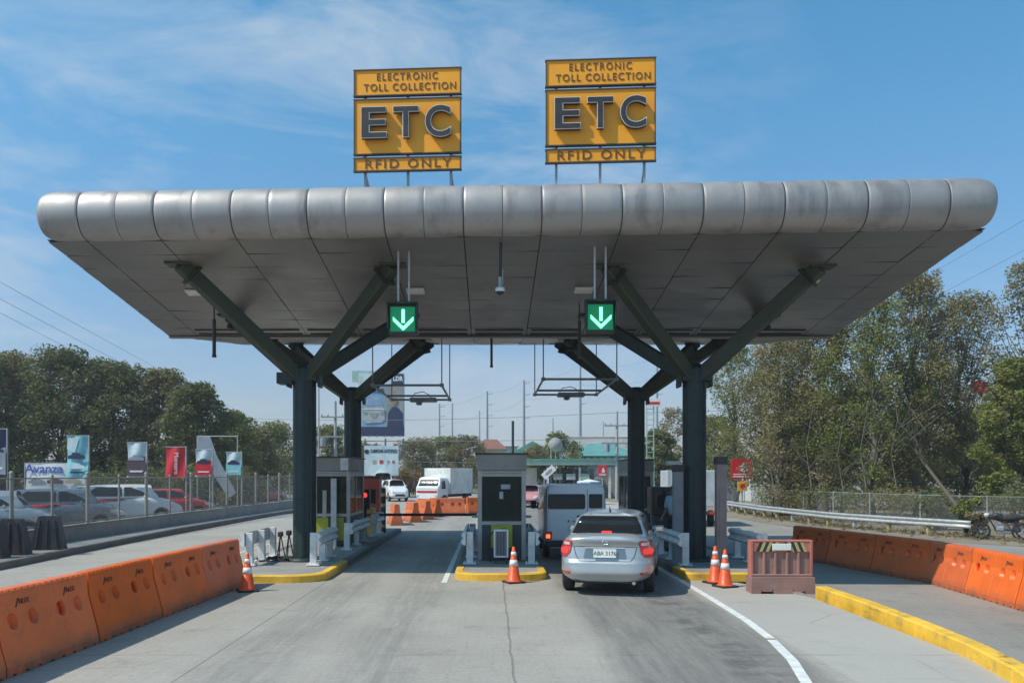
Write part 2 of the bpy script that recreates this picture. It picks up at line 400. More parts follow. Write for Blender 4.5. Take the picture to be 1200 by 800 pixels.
# road concrete: worn wheel tracks, joints, cracks, patches
def roadmat(name, base, wear=True):
    m = bpy.data.materials.new(name); m.use_nodes = True; n = NT(m); MATS[name] = m
    x, y, z = n.xyz()[0], n.xyz()[1], n.xyz()[2]
    big = n.rng(n.noise(0.28, 5, 0.6), 0.3, 0.7); fine = n.rng(n.noise(9, 8, 0.75), 0.25, 0.75)
    c = n.mix(big, tuple(q * 0.84 for q in base), tuple(q * 1.16 for q in base))
    c = n.mix(n.math('MULTIPLY', fine, 0.40), c, tuple(q * 0.62 for q in base))
    grain = n.rng(n.noise(22, 6, 0.85), 0.38, 0.66); c = n.mix(n.math('MULTIPLY', grain, 0.38), c, tuple(min(1, q * 1.45) for q in base)); scr = n.rng(n.noise(1.0, 7, 0.75, n.scaled((14.0, 0.8, 1.0))), 0.5, 0.72, 0, 0.35); c = n.mix(scr, c, tuple(q * 0.6 for q in base))
    blot = n.rng(n.noise(1.3, 6, 0.7), 0.54, 0.70, 0, 0.40); c = n.mix(blot, c, tuple(q * 0.55 for q in base))
    if wear:
        wob = n.math('MULTIPLY', n.math('SUBTRACT', n.noise(0.35, 2), 0.5), 0.9)
        xw = n.math('ADD', x, wob)
        def band(c0, hw, soft):
            d = n.math('ABSOLUTE', n.math('SUBTRACT', xw, c0)); return n.rng(d, hw, hw + soft, 1.0, 0.0)
        streak = n.rng(n.noise(1.0, 10, 0.78, n.scaled((7.0, 0.5, 1.0))), 0.3, 0.70)
        # the right-hand lane is a darker, oil-stained strip
        lane = n.math('MULTIPLY', band(2.55, 0.95, 0.45), n.math('ADD', 0.36, n.math('MULTIPLY', streak, 0.42)))
        lane = n.math('MULTIPLY', lane, n.rng(x, 3.62, 3.80, 1.0, 0.0))
        c = n.mix(lane, c, (0.115, 0.112, 0.105))
        tr = n.math('MULTIPLY', n.math('ADD', band(-1.35, 0.15, 0.5), band(-2.75, 0.18, 0.55)), n.math('MULTIPLY', streak, 0.45))
        c = n.mix(tr, c, (0.11, 0.108, 0.10))
        oil = n.math('MULTIPLY', band(2.95, 0.05, 0.45), n.rng(n.noise(2.2, 6, 0.7), 0.42, 0.6, 0, 0.55)); c = n.mix(oil, c, (0.05, 0.05, 0.048))
        apron = n.math('MULTIPLY', n.rng(x, 3.78, 3.86), 0.5); c = n.mix(apron, c, (0.44, 0.42, 0.385))
    # joints
    j1 = n.rng(n.math('ABSOLUTE', n.math('SUBTRACT', n.math('ADD', x, n.math('MULTIPLY', n.math('SUBTRACT', n.noise(1.5, 3), 0.5), 0.10)), 0.26)), 0.008, 0.022, 1, 0)
    yw = n.math('ADD', y, n.math('MULTIPLY', n.math('SUBTRACT', n.noise(1.1, 3), 0.5), 0.14))
    j2 = n.rng(n.math('ABSOLUTE', n.math('SUBTRACT', n.math('MODULO', n.math('ADD', yw, 101.1), 4.2), 2.1)), 0.008, 0.022, 1, 0)
    j3 = n.rng(n.math('ABSOLUTE', n.math('SUBTRACT', x, -3.3)), 0.006, 0.018, 1, 0)
    vo = n.n('ShaderNodeTexVoronoi', feature='DISTANCE_TO_EDGE'); vo.inputs['Scale'].default_value = 0.55
    n.put(vo.inputs['Vector'], n.mix(0.28, n.obj(), n.n('ShaderNodeTexNoise').outputs['Color']))
    cr = n.math('MULTIPLY', n.rng(vo.outputs[0], 0.003, 0.010, 1, 0), n.rng(n.noise(0.25, 2), 0.56, 0.66, 0, 0.6))
    j = n.math('MAXIMUM', n.math('MAXIMUM', j1, n.math('MULTIPLY', j2, n.rng(n.noise(0.7, 2), 0.45, 0.6, 0.1, 1))), n.math('MAXIMUM', j3, cr))
    c = n.mix(n.math('MULTIPLY', j, 0.38), c, (0.06, 0.055, 0.05))
    n.put(n.b.inputs['Base Color'], c)
    n.put(n.b.inputs['Roughness'], n.rng(fine, 0, 1, 0.72, 0.92))
    n.bump(n.math('SUBTRACT', n.noise(30, 6, 0.7), n.math('MULTIPLY', j, 1.0)), 0.008, 0.6)
roadmat('road_concrete', (0.350, 0.325, 0.285))
roadmat('road_side', (0.280, 0.260, 0.228), False)
mat('asphalt_shade', (0.145, 0.145, 0.142), 0.85, scale=0.5, bump=0.006, dirt=0.3, dirtc=(0.2, 0.19, 0.17))
mat('asphalt', (0.15, 0.148, 0.142), 0.85, scale=0.4, bump=0.006, dirt=0.4, dirtc=(0.24, 0.23, 0.21))
mat('dirt_ground', (0.24, 0.20, 0.145), 0.95, scale=0.3, bump=0.02, dirt=0.6, dirtc=(0.12, 0.12, 0.05))
mat('line_white', (0.72, 0.72, 0.69), 0.6, scale=6, dirt=0.35, dirtc=(0.35, 0.34, 0.32))
def leafmat(name, cols, trans=0.25):
    m = bpy.data.materials.new(name); m.use_nodes = True; n = NT(m); MATS[name] = m
    a = n.n('ShaderNodeAttribute', attribute_name='tint'); r = n.n('ShaderNodeValToRGB'); e = r.color_ramp
    while len(e.elements) < len(cols): e.elements.new(0.5)
    for i, c in enumerate(cols): e.elements[i].position = i / (len(cols) - 1); e.elements[i].color = (*c, 1)
    n.t.links.new(a.outputs['Fac'], r.inputs[0]); n.put(n.b.inputs['Base Color'], r.outputs[0])
    n.b.inputs['Roughness'].default_value = 0.6; n.b.inputs['Specular IOR Level'].default_value = 0.25
    t = n.n('ShaderNodeBsdfTranslucent'); n.t.links.new(r.outputs[0], t.inputs[0])
    mx = n.n('ShaderNodeMixShader'); mx.inputs[0].default_value = trans
    n.t.links.new(n.b.outputs[0], mx.inputs[1]); n.t.links.new(t.outputs[0], mx.inputs[2]); n.t.links.new(mx.outputs[0], n.t.nodes['Material Output'].inputs[0])
leafmat('leaf_dark', [(0.08, 0.10, 0.035), (0.13, 0.155, 0.05), (0.19, 0.195, 0.07), (0.26, 0.21, 0.11)])
leafmat('leaf_olive', [(0.13, 0.13, 0.045), (0.20, 0.185, 0.07), (0.27, 0.225, 0.10), (0.34, 0.26, 0.15)])
leafmat('leaf_green', [(0.10, 0.13, 0.03), (0.16, 0.19, 0.045), (0.22, 0.235, 0.06), (0.28, 0.24, 0.10)])
leafmat('leaf_dry', [(0.14, 0.11, 0.06), (0.22, 0.17, 0.09), (0.28, 0.22, 0.12), (0.12, 0.14, 0.05)])
leafmat('leaf_autumn', [(0.10, 0.10, 0.03), (0.22, 0.15, 0.04), (0.30, 0.12, 0.05), (0.28, 0.22, 0.06)])

for nm in ('barrier_orange', 'barrier_orange_pale'):
    n = NT(MATS[nm]); src = n.b.inputs['Base Color'].links[0].from_socket
    oi = n.n('ShaderNodeObjectInfo'); hs = n.n('ShaderNodeHueSaturation'); n.t.links.new(src, hs.inputs['Color'])
    n.put(hs.inputs['Saturation'], n.rng(oi.outputs['Random'], 0, 1, 0.93, 1.04, False)); n.put(hs.inputs['Value'], n.rng(n.math('FRACT', n.math('MULTIPLY', oi.outputs['Random'], 7.3)), 0, 1, 0.88, 1.08, False))
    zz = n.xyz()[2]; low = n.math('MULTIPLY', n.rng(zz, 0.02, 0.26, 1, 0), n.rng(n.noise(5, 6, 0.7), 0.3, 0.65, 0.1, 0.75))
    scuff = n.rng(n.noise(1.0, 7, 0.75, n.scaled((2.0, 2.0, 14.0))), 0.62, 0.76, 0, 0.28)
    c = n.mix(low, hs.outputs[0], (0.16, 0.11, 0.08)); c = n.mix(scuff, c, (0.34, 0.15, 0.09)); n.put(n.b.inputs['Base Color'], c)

# kerb paint: worn through at the edges, rubbed black by tyres
n = NT(MATS['kerb_yellow']); src = n.b.inputs['Base Color'].links[0].from_socket
chip = n.rng(n.noise(7, 8, 0.8), 0.60, 0.66); c = n.mix(n.math('MULTIPLY', chip, 0.8), src, (0.30, 0.28, 0.25))
rub = n.math('MULTIPLY', n.rng(n.noise(1.0, 6, 0.7, n.scaled((1.2, 1.2, 16))), 0.55, 0.66), n.rng(n.noise(0.5, 3), 0.45, 0.6)); c = n.mix(n.math('MULTIPLY', rub, 0.75), c, (0.05, 0.045, 0.04))
n.put(n.b.inputs['Base Color'], c)
# ------------------------------------------------------------------ ground, roads, kerbs
ZR = -0.20                                         # the exit road on the right lies a little lower
MB().poly([(-900, -60), (900, -60), (900, 1500), (-900, 1500)], -0.5, -0.24).build('ground', 'dirt_ground')['kind'] = 'structure'
MB().poly([(-11.3, -6), (5.62, -6), (5.62, 15), (4.6, 18), (4.6, 33), (10.5, 60), (6, 95), (-9, 95), (-9.5, 60), (-11.3, 45)], -0.235, 0.0).build('toll_road', 'road_concrete')['kind'] = 'structure'
MB().poly([(5.55, -6), (60, -6), (60, 20), (40, 20.4), (24.5, 22.5), (19.2, 25), (15.6, 30.5), (13.6, 36.5), (13.2, 46), (11.5, 70), (4.6, 70), (4.6, 17), (5.55, 15.6)], -0.235, ZR).build('exit_road', 'road_side')['kind'] = 'structure'
MB().poly([(60, 20.05), (40.2, 20.45), (24.6, 22.55), (19.3, 25.05), (15.7, 30.55), (13.7, 36.55), (13.3, 46), (11.6, 70), (13.6, 70), (15.6, 53), (15.3, 40), (17.6, 31.5), (22, 27.5), (40, 25), (60, 24.5)], -0.235, ZR + 0.015).build('dirt_verge', 'dirt_ground')['kind'] = 'structure'
MB().poly([(-60, -6), (-12.8, -6), (-12.8, 45), (-11.5, 60), (-12, 75), (-60, 75)], -0.235, -0.05).build('parking_lot', 'asphalt')['kind'] = 'structure'
# left walkway and its kerb
wk = [(-10.9, -6), (-11.15, 14), (-11.25, 20), (-11.5, 25), (-11.75, 32), (-11.6, 42), (-11.2, 52), (-10.2, 66)]
b = MB(); n = len(wk); 
b.poly([(x, y) for x, y in wk] + [(x - 1.75, y) for x, y in wk[::-1]], -0.23, 0.15)
b.build('walkway', 'concrete')['kind'] = 'structure'
b = MB()
for (x0, y0), (x1, y1) in zip(wk[:-1], wk[1:]): b.bar((x0 + 0.07, y0, 0.068), (x1 + 0.07, y1, 0.068), 0.16, 0.2, bev=0.02)
b.build('walkway_kerb', 'concrete_dark')['kind'] = 'structure'
# painted lines
def ribbon(pts, wd, z0=0.001, z1=0.005):
    L = []; Rr = []
    for i, p in enumerate(pts):
        d = Vector(pts[min(i + 1, len(pts) - 1)]) - Vector(pts[max(i - 1, 0)]); d.normalize(); nn = Vector((-d.y, d.x)) * wd / 2
        L.append(tuple(Vector(p) + nn)); Rr.append(tuple(Vector(p) - nn))
    return MB().poly(Rr + L[::-1], z0, z1)
ribbon([(2.3, 6.0), (2.72, 7.2), (3.0, 8.0), (3.26, 8.8), (3.5, 9.9), (3.66, 11.1)], 0.12).build('lane_line', 'line_white')['kind'] = 'structure'
ribbon([(3.675, 11.22), (3.78, 12.6), (3.83, 14.5), (3.86, 16.5), (3.87, 18.9), (3.86, 32)], 0.12).build('lane_line', 'line_white')['kind'] = 'structure'
ribbon([(-0.93, 17.0), (-0.93, 31)], 0.11).build('lane_line', 'line_white')['kind'] = 'structure'
ribbon([(-6.6, 4), (-6.9, 20), (-6.9, 45)], 0.06).build('lane_line', 'line_white')['kind'] = 'structure'

# toll islands: a raised slab with rounded nose and painted kerb
def island(x0, x1, y0, y1, rl, rr, z=0.15, yl=3.0):
    """outline with nose radii rl, rr at the near corners; kerb painted yellow round the nose"""
    out = []
    for k in range(9): a = PI + k / 8 * PI / 2; out.append((x0 + rl + rl * math.cos(a), y0 + rl * 0.8 + rl * 0.8 * math.sin(a)))
    for k in range(9): a = 1.5 * PI + k / 8 * PI / 2; out.append((x1 - rr + rr * math.cos(a), y0 + rr * 0.8 + rr * 0.8 * math.sin(a)))
    out2 = out + [(x1, y1), (x0, y1)]
    cx = (x0 + x1) / 2; k = 0.16
    inn = [(cx + (x - cx) * (1 - 2 * k / (x1 - x0)), y + k * (1 if y < y0 + 1 else -1) * (1 if y < y0 + 0.8 else (0 if y < y1 else 1))) for x, y in out2]
    s = MB().poly(inn, -0.1, z - 0.012).build('toll_island', 'concrete'); s['kind'] = 'structure'
    b = MB(); n = len(out2)
    # kerb ring, yellow at the nose then bare concrete
    far = [i for i in range(n)]
    for i in range(n):
        j = (i + 1) % n
        o0, o1, i0, i1 = out2[i], out2[j], inn[i], inn[j]
        segs = [(0, 1, None)]
        if i == 17: segs = [(0, yl / (y1 - y0), 0), (yl / (y1 - y0), 1, 1)]
        elif i == n - 1: segs = [(0, 1 - yl / (y1 - y0), 1), (1 - yl / (y1 - y0), 1, 0)]
        elif i == 18: segs = [(0, 1, 1)]
        for t0, t1, mi in segs:
            lp = lambda a, c, t: (a[0] + (c[0] - a[0]) * t, a[1] + (c[1] - a[1]) * t)
            A, B, C, D = lp(o0, o1, t0), lp(o0, o1, t1), lp(i0, i1, t1), lp(i0, i1, t0)
            q = 0.02
            AA = lp(A, D, q / k); BB = lp(B, C, q / k)
            vs = [(*A, -0.02), (*B, -0.02), (*A, z - q), (*B, z - q), (*AA, z), (*BB, z), (*D, z), (*C, z), (*D, z - 0.05), (*C, z - 0.05)]
            b.add(vs, [(0, 1, 3, 2), (2, 3, 5, 4), (4, 5, 7, 6), (6, 7, 9, 8)], mi or 0)
    kk = b.build('kerb', ['kerb_yellow', 'concrete_dark'], s)
    return s
island(-5.75, -3.35, 16.95, 32.0, 0.3, 0.75, yl=2.5)
island(-0.74, 1.16, 17.25, 31.5, 0.6, 0.6, yl=1.0)
island(3.98, 6.12, 17.35, 32.0, 0.15, 0.3, yl=1.2)
# long yellow kerb between the lane and the exit road
kp = [(4.3, 5.0), (5.05, 7.5), (5.39, 8.8), (5.6, 10), (5.73, 11.5), (5.82, 13.4), (5.80, 15.25)]
b = MB()
for (x0, y0), (x1, y1) in zip(kp[:-1], kp[1:]):
    n_ = max(1, round(math.dist((x0, y0), (x1, y1)) / 1.0))
    for k in range(n_):
        f0, f1 = k / n_, (k + 1) / n_ 
        b.bar((x0 + (x1 - x0) * f0 + 0.1, y0 + (y1 - y0) * f0, -0.03), (x0 + (x1 - x0) * f1 + 0.1, y0 + (y1 - y0) * f1 - 0.012, -0.03), 0.21, 0.39, bev=0.018)
b.build('median_kerb', 'kerb_yellow')['kind'] = 'structure'

# ------------------------------------------------------------------ the canopy
CX0, CX1 = -8.86, 9.42; YV = 23.5; ZV = 5.96; ZF = 6.80; YB = 30.6
def yfront(x): return 17.05 - (x - CX0) / (CX1 - CX0) * 0.80
canopy = thing('toll_canopy', 'wide grey metal toll plaza canopy with a rounded front edge on dark green branching columns', 'canopy', (0.3, YV, 0))
CL = Vector((0.3, YV, 0))
def C(p): return Vector(p) - CL
seams = []
pxs = [92, 181, 271, 360, 450, 543, 635, 729, 824, 919, 1016, 1112]
for p_ in pxs:
    x = (p_ - VX) * 0.0165; 
    for _ in range(3): x = (p_ - VX) * (yfront(x) - 0.35) / FPX
    seams.append(x)
mids = [(a + c) / 2 for a, c in zip(seams[:-1], seams[1:])]
# rounded fascia: a swept D profile pinched at the seams
xs = set()
for s_ in seams:
    for d in (-0.22, -0.12, -0.06, -0.025, -0.012, 0.012, 0.025, 0.06, 0.12, 0.22): xs.add(round(s_ + d, 4))
for s_ in mids:
    for d in (-0.02, -0.006, 0.006, 0.02): xs.add(round(s_ + d, 4))
for k in range(0, 120): xs.add(round(CX0 + 0.4 + k * (CX1 - CX0 - 0.8) / 119, 4))
for e in (0, 0.02, 0.05, 0.1, 0.17, 0.26, 0.36): xs.add(CX0 - 0.02 + e); xs.add(CX1 + 0.02 - e)
xs = sorted(xs)
def prof(rad):       # the D: from soffit forward and round to the roof
    pts = [(0.55, -0.0)]
    for k in range(0, 21):
        a = -PI / 2 + k / 20 * PI; pts.append((-rad * 0.92 * math.cos(a) ** 0.9 if abs(math.cos(a)) > 1e-6 else 0.0, rad + rad * math.sin(a)))
    pts.append((0.6, 2 * rad)); pts.append((1.2, 2 * rad - 0.05)); return pts
fb = MB(); rows = []; R0 = 0.485
rowmi = []
for x in xs:
    ds = min(abs(x - s_) for s_ in seams); dm = min(abs(x - s_) for s_ in mids)
    pin = 0.013 * math.exp(-(ds / 0.13) ** 2) + (0.010 if ds < 0.013 else 0) + (0.006 if dm < 0.007 else 0)
    e = min(x - (CX0 - 0.02), CX1 + 0.02 - x); q = 1.0 if e > 0.36 else math.sqrt(max(0.0, 1 - ((0.36 - e) / 0.36) ** 2)) * 0.55 + 0.45
    if e < 0.36: q = 0.70 + 0.30 * math.sqrt(max(0.0, 1 - ((0.36 - e) / 0.36) ** 2))
    r = (R0 - pin)
    row = []
    for (dy, dz) in prof(R0):
        zc = R0; yy = dy if dy > 0 else dy * (r / R0) * (q ** 0.5); zz = zc + (dz - zc) * (r / R0 if dy <= 0.3 else 1) * (q if e < 0.36 else 1)
        row.append(C((x, yfront(x) + yy, ZF + zz)))
    rows.append(row); rowmi.append(1 if (ds < 0.0125 or dm < 0.0065) else 0)
fb.grid(rows, 0, True)
m_ = len(rows[0])
for i in range(len(rows) - 1):
    if rowmi[i] and rowmi[i + 1]:
        for k in range(m_ - 1): fb.m[i * (m_ - 1) + k] = 1
fb.add(rows[0], [tuple(range(m_))]); fb.add(rows[-1], [tuple(range(m_))])
fb.build('fascia', ['aluminium', 'seam'], canopy)
# soffit: two sloping planes, panels with a slight relief and dark joints
def soff_z(y, x=0):
    yf = yfront(x)
    return ZF + (ZV - ZF) * (y - yf) / (YV - yf) if y < YV else ZV + (ZF - ZV) * (y - YV) / (YB - YV)
sb = MB()
rng_ = random.Random(4)
cols = [CX0] + seams + [CX1]
for a, c in zip(cols[:-1], cols[1:]):
    for half in (0, 1):
        nrow = 9
        for r_ in range(nrow):
            t0, t1 = r_ / nrow, (r_ + 1) / nrow
            def pt(x, t, dz=0.0):
                y = (yfront(x) + 0.02 + (YV - yfront(x) - 0.02) * t) if half == 0 else YV + (YB - YV) * t
                return C((x, y, soff_z(y, x) + dz))
            g = 0.010; e0 = 0.006; j = rng_.uniform(-0.007, 0.007); k_ = rng_.uniform(-0.007, 0.007)
            gt = 0.0005 if r_ else 0
            sb.add([pt(a + g, t0 + gt, j), pt(c - g, t0 + gt, -j), pt(c - g, t1 - 0.0005, k_), pt(a + g, t1 - 0.0005, -k_)], [(0, 1, 2, 3)], 0)
        # joint backing
    sb.add([C((a - .01, yfront(a), ZF + .04)), C((c + .01, yfront(c), ZF + .04)), C((c + .01, YV, ZV + .04)), C((a - .01, YV, ZV + .04)), C((c + .01, YB, ZF + .04)), C((a - .01, YB, ZF + .04))], [(0, 1, 2, 3), (3, 2, 4, 5)], 1)
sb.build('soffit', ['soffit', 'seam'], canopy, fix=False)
# roof top and its side edges
rb = MB(); t = 0.93
pts = []
for x in (CX0 + 0.02, CX1 - 0.02):
    pts.append([C((x, yfront(x) + 1.1, ZF + 0.90)), C((x, YV, ZV + t + 0.05)), C((x, YB, ZF + 0.90)), C((x, YB, ZF + 0.03)), C((x, YV, ZV + 0.045)), C((x, yfront(x) + 0.5, ZF - 0.01))])
rb.add(pts[0] + pts[1], [(0, 1, 7, 6), (1, 2, 8, 7), (2, 3, 9, 8), (0, 5, 4, 3, 2, 1), (6, 7, 8, 9, 10, 11)])
rb.build('roof', 'aluminium', canopy)
# slotted vents at the low fold
for a, c in zip(cols[1:-2], cols[2:-1]):
    b = MB()
    for yy in (YV - 0.22, YV - 0.60):
        b.box(C(((a + c) / 2, yy, soff_z(yy, a) - 0.012)), (c - a - 0.22, 0.10, 0.02))
    b.build('vent_slot', 'seam', canopy)
b = MB(); b.box(C(((CX0 + CX1) / 2, YV + 0.02, ZV - 0.03)), (CX1 - CX0 - 0.02, 0.16, 0.05), bev=0.008); b.build('gutter', 'soffit', canopy)
# fluorescent fittings (off)
for px_, py_ in ((229, 341), (487, 339), (684, 338), (947, 329)):
    for y in np.arange(17.2, 23.2, 0.05):
        q = P(px_, py_, y)
        if q.z > soff_z(y, q.x): break
    b = MB(); b.box((0, 0, 0), (0.42, 0.34, 0.05), bev=0.01); lo = b.build('ceiling_light', 'white_paint', canopy, C((q.x, y, soff_z(y, q.x) - 0.03)), (-0.12, 0, 0))
# branching columns
def fluted(bm, c, z0, z1, r):
    rows = []; n = 48
    for z in (z0, z1):
        row = []
        for k in range(n):
            a = 2 * PI * k / n; rr = r * (1 - 0.10 * abs(math.sin(a * 4)) ** 6 * 1.0); row.append((c[0] + rr * math.cos(a), c[1] + rr * math.sin(a), z))
        rows.append(row)
    bm.grid(rows, 0, True, True)
for (cx, cy, ztop, near) in ((-4.36, 20.0, 4.72, True), (4.77, 20.0, 4.72, True), (-4.38, 27.1, 4.90, False), (4.62, 27.1, 4.90, False)):
    o = MB(); base = C((cx, cy, 0))
    rr = 0.27
    fluted(o, (0, 0), 0.14, ztop - 0.1, rr)
    o.lathe([(rr, ztop - 0.1), (0.16, ztop + 0.02), (0, ztop + 0.03)])
    o.lathe([(0.40, 0.14), (0.40, 0.20), (rr, 0.22)], n=24)
    for k in range(8):
        a = k * PI / 4; o.cyl((0.34 * math.cos(a), 0.34 * math.sin(a), 0.19), (0.34 * math.cos(a), 0.34 * math.sin(a), 0.25), 0.02, n=6)
    o.box((0, 0, ztop - 0.25), (0.66, 0.5, 0.30), bev=0.02)
    for sx in (-1, 1):
        o.box((sx * 0.36, 0, ztop - 0.30), (0.05, 0.42, 0.46), bev=0.008)
        for sy in (-1, 1):
            for zz in (-0.45, -0.15): o.cyl((sx * 0.38, sy * 0.14, ztop + zz), (sx * 0.40, sy * 0.14, ztop + zz), 0.022, n=6)
    for zz in (1.6, 3.1): o.lathe([(rr + 0.002, zz - 0.02), (rr + 0.012, zz), (rr + 0.002, zz + 0.02)], n=32)
    if near and cx < 0: o.box((-0.42, -0.05, ztop - 0.33), (0.36, 0.42, 0.26), bev=0.01)
    o.cyl((0.20, -0.24, 0.2), (0.20, -0.24, ztop - 0.4), 0.022, n=8)
    col = o.build('column', 'column_green', canopy, base)
    for sx in (-1, 1):
        for sy in (-1, 1):
            if near: tip = (cx + sx * 2.28, cy + sy * 1.75)
            else: tip = (cx + sx * 2.35, cy + sy * 1.8)
            tz = soff_z(tip[1], tip[0]) + 0.02
            hub = Vector((cx + sx * 0.10, cy + sy * 0.06, ztop - 0.30))
            a = MB(); a.bar(hub - Vector((cx, cy, 0)), Vector((*tip, tz)) - Vector((cx, cy, 0)), 0.26, 0.32, bev=0.03)
            a.box(Vector((*tip, tz - 0.01)) - Vector((cx, cy, 0)), (0.55, 0.42, 0.06), bev=0.01)
            md = (hub * 0.1 + Vector((*tip, tz)) * 0.9); dd = (Vector((*tip, tz)) - hub).normalized(); q_ = dd.to_track_quat('Y', 'Z').to_matrix(); a.box(md - Vector((cx, cy, 0)), (0.38, 0.03, 0.44), 0, q_, 0.006); a.box(md + dd * 0.045 - Vector((cx, cy, 0)), (0.38, 0.03, 0.44), 0, q_, 0.006)
            a.build('arm', 'arm_green_lit' if sy < 0 else 'column_green', col)  # forward arms take the lighter olive: sunlight painted into their colour
# conduit drops
for (px_, y, ybot, r) in ((251, 20.6, 418, 0.045), (679, 20.7, 419, 0.04), (576, 24.2, 430, 0.035)):
    q = P(px_, ybot, y); b = MB(); b.cyl(C((q.x, y, q.z)), C((q.x, y, q.z + 0.9)), r, n=10); b.cyl(C((q.x, y, q.z + 0.9)), C((q.x, y, soff_z(y) + 0.03)), r * 0.45, n=8); b.cyl(C((q.x, y, q.z - .01)), C((q.x, y, q.z + 0.05)), r * 1.25, n=10)
    b.build('drop_pipe', 'black_metal', canopy)

# ------------------------------------------------------------------ things on and under the canopy
def etc_sign(label, x, y, zt, rz):
    """x,y = middle of the sign at roof; panels drawn in the local frame, front = -Y"""
    t = thing('toll_sign', label, 'sign', (x, y, 7.75), rz, 'yellow electronic toll collection signs on the canopy roof')
    z0 = 7.75; W = 2.17
    for i, (za, zb, nm) in enumerate(((zt - 0.52, zt, 'top_panel'), (zt - 1.71, zt - 0.60, 'main_panel'), (zt - 2.05, zt - 1.79, 'bottom_panel'))):
        p = MB().box((0, 0, (za + zb) / 2 - z0), (W, 0.07, zb - za), bev=0.005).build(nm, 'sign_yellow', t)
        f = MB(); e = 0.022; h = zb - za
        for q, d in (((0, -0.008, zb - z0), (W + 2 * e, 0.10, e)), ((0, -0.008, za - z0), (W + 2 * e, 0.10, e)), ((-W / 2, -0.008, (za + zb) / 2 - z0), (e, 0.10, h - e)), ((W / 2, -0.008, (za + zb) / 2 - z0), (e, 0.10, h - e))): f.box(q, d)
        f.build('panel_frame', 'sign_frame', p)
        if i == 0:
            text('lettering', 'ELECTRONIC', 0.205, 'sign_brown', p, (0.0, -0.042, zt - 0.155 - z0), fit=1.24, off=0.001, ext=0.004, spacing=1.28)
            text('lettering', 'TOLL COLLECTION', 0.205, 'sign_brown', p, (0.05, -0.042, zt - 0.365 - z0), fit=1.88, off=0.001, ext=0.004, spacing=1.22)
        elif i == 1:
            for k, (ch, xo) in enumerate((('E', -0.66), ('T', -0.01), ('C', 0.64))):
                text('letter', ch, 0.86, 'letter_black', p, (xo, -0.110, zt - 1.15 - z0), fit=0.515, off=0.020, ext=0.052, spacing=1)
                text('letter_edge', ch, 0.86, 'letter_edge', p, (xo, -0.166, zt - 1.15 - z0), fit=0.525, off=0.026, ext=0.003, spacing=1)
                text('letter_face', ch, 0.86, 'letter_black', p, (xo, -0.176, zt - 1.15 - z0), fit=0.50, off=0.009, ext=0.006, spacing=1)
        else:
            text('lettering', 'RFID ONLY', 0.25, 'sign_brown', p, (0.02, -0.042, zt - 1.92 - z0), fit=1.76, off=0.002, ext=0.004, spacing=1.3)
    fr = MB()
    for xo in (-0.88, 0.0, 0.88):
        fr.box((xo, 0.075, (zt - 0.05 - z0) / 2 - 0.05), (0.05, 0.06, zt - z0), 0)
    for zz in (-0.59, -1.75): fr.box((0, 0.12, zt + zz - z0), (W * 0.96, 0.05, 0.04))
    for sx in (-1, 1):
        fr.bar((sx * 0.88, 0.08, 0.5), (sx * 0.88, 1.15, 0.0), 0.05, 0.05); fr.bar((sx * 0.95, 0.12, zt - 1.72 - z0), (sx * 0.5, 0.12, zt - 1.80 - z0), 0.03, 0.03)
    fr.build('support_frame', 'frame_grey', t)
    return t
etc_sign('yellow ETC toll collection sign on the canopy roof, the left and slightly lower one', -1.69, 17.35, 10.37, R(-3.6))
etc_sign('yellow ETC toll collection sign on the canopy roof, the right and slightly higher one', 2.20, 17.12, 10.46, R(-3.6))

def lane_signal(label, px_, py_, y):
    q = P(px_, py_, y); t = thing('lane_signal', label, 'traffic signal', (q.x, y, q.z), 0, 'green arrow signals above the lanes')
    s = 0.57
    h = MB(); h.box((0, 0.10, 0), (s, 0.20, s + 0.04), bev=0.01); h.build('housing', 'black_metal', t)
    h = MB(); h.box((0, -0.06, s / 2 + 0.03), (s + 0.06, 0.28, 0.02))
    for sx in (-1, 1): h.box((sx * (s / 2 + 0.012), -0.05, 0.06), (0.02, 0.26, s - 0.1))
    h.build('hood', 'black_metal', t)
    fc = MB(); fc.box((0, -0.008, 0), (s - 0.07, 0.016, s - 0.07)); fc.build('display', 'led_dim', t)
    a = MB(); a.box((0.01, -0.028, 0.06), (0.062, 0.018, 0.27))
    for sx in (-1, 1):
        a.bar((0.01, -0.03, -0.215), (0.01 + sx * 0.20, -0.03, -0.015), 0.018, 0.075, up=(0, 1, 0)) if False else a.prism([(0.01, -0.235), (0.01 + sx * 0.205, -0.035), (0.01 + sx * 0.205, 0.045), (0.01, -0.15)], -0.040, -0.022, 'y')
    a.build('arrow', 'led_green', t)
    r = MB(); top = soff_z(17.3, q.x) - q.z + 0.05
    for xo in (-0.10, 0.12): r.cyl((xo, 0.10, s / 2), (xo, 0.10, top), 0.024, n=8)
    r.build('hanger', 'galvanised', t)
lane_signal('square lane signal with a glowing green down arrow hanging over the left lane', 472, 374, 17.35)
lane_signal('lane signal with a glowing green down arrow over the right lane above the silver car', 703.5, 371.5, 17.05)

# camera on a drop pole
q = P(586, 340, 17.0); t = thing('security_camera', 'small white dome camera on a pole under the canopy front, between the arrow signals', 'camera', q)
MB().cyl((0, 0, 0.12), (0.02, 0, soff_z(17.0) - q.z + 0.1), 0.028, n=8).build('pole', 'black_metal', t)
b = MB(); b.cyl((0, 0, 0.04), (0, 0, 0.26), 0.035, n=10); b.cyl((0.05, 0, 0.1), (0.05, 0, 0.42), 0.012, n=6); b.build('bracket', 'pole_pale', t)
MB().lathe([(0.0, 0.06), (0.085, 0.05), (0.10, 0.0), (0.085, -0.03)], n=16).build('dome_housing', 'white_paint', t)
MB().lathe([(0.075, -0.03), (0.06, -0.075), (0.0, -0.10)], n=16).build('lens_dome', 'car_glass', t)

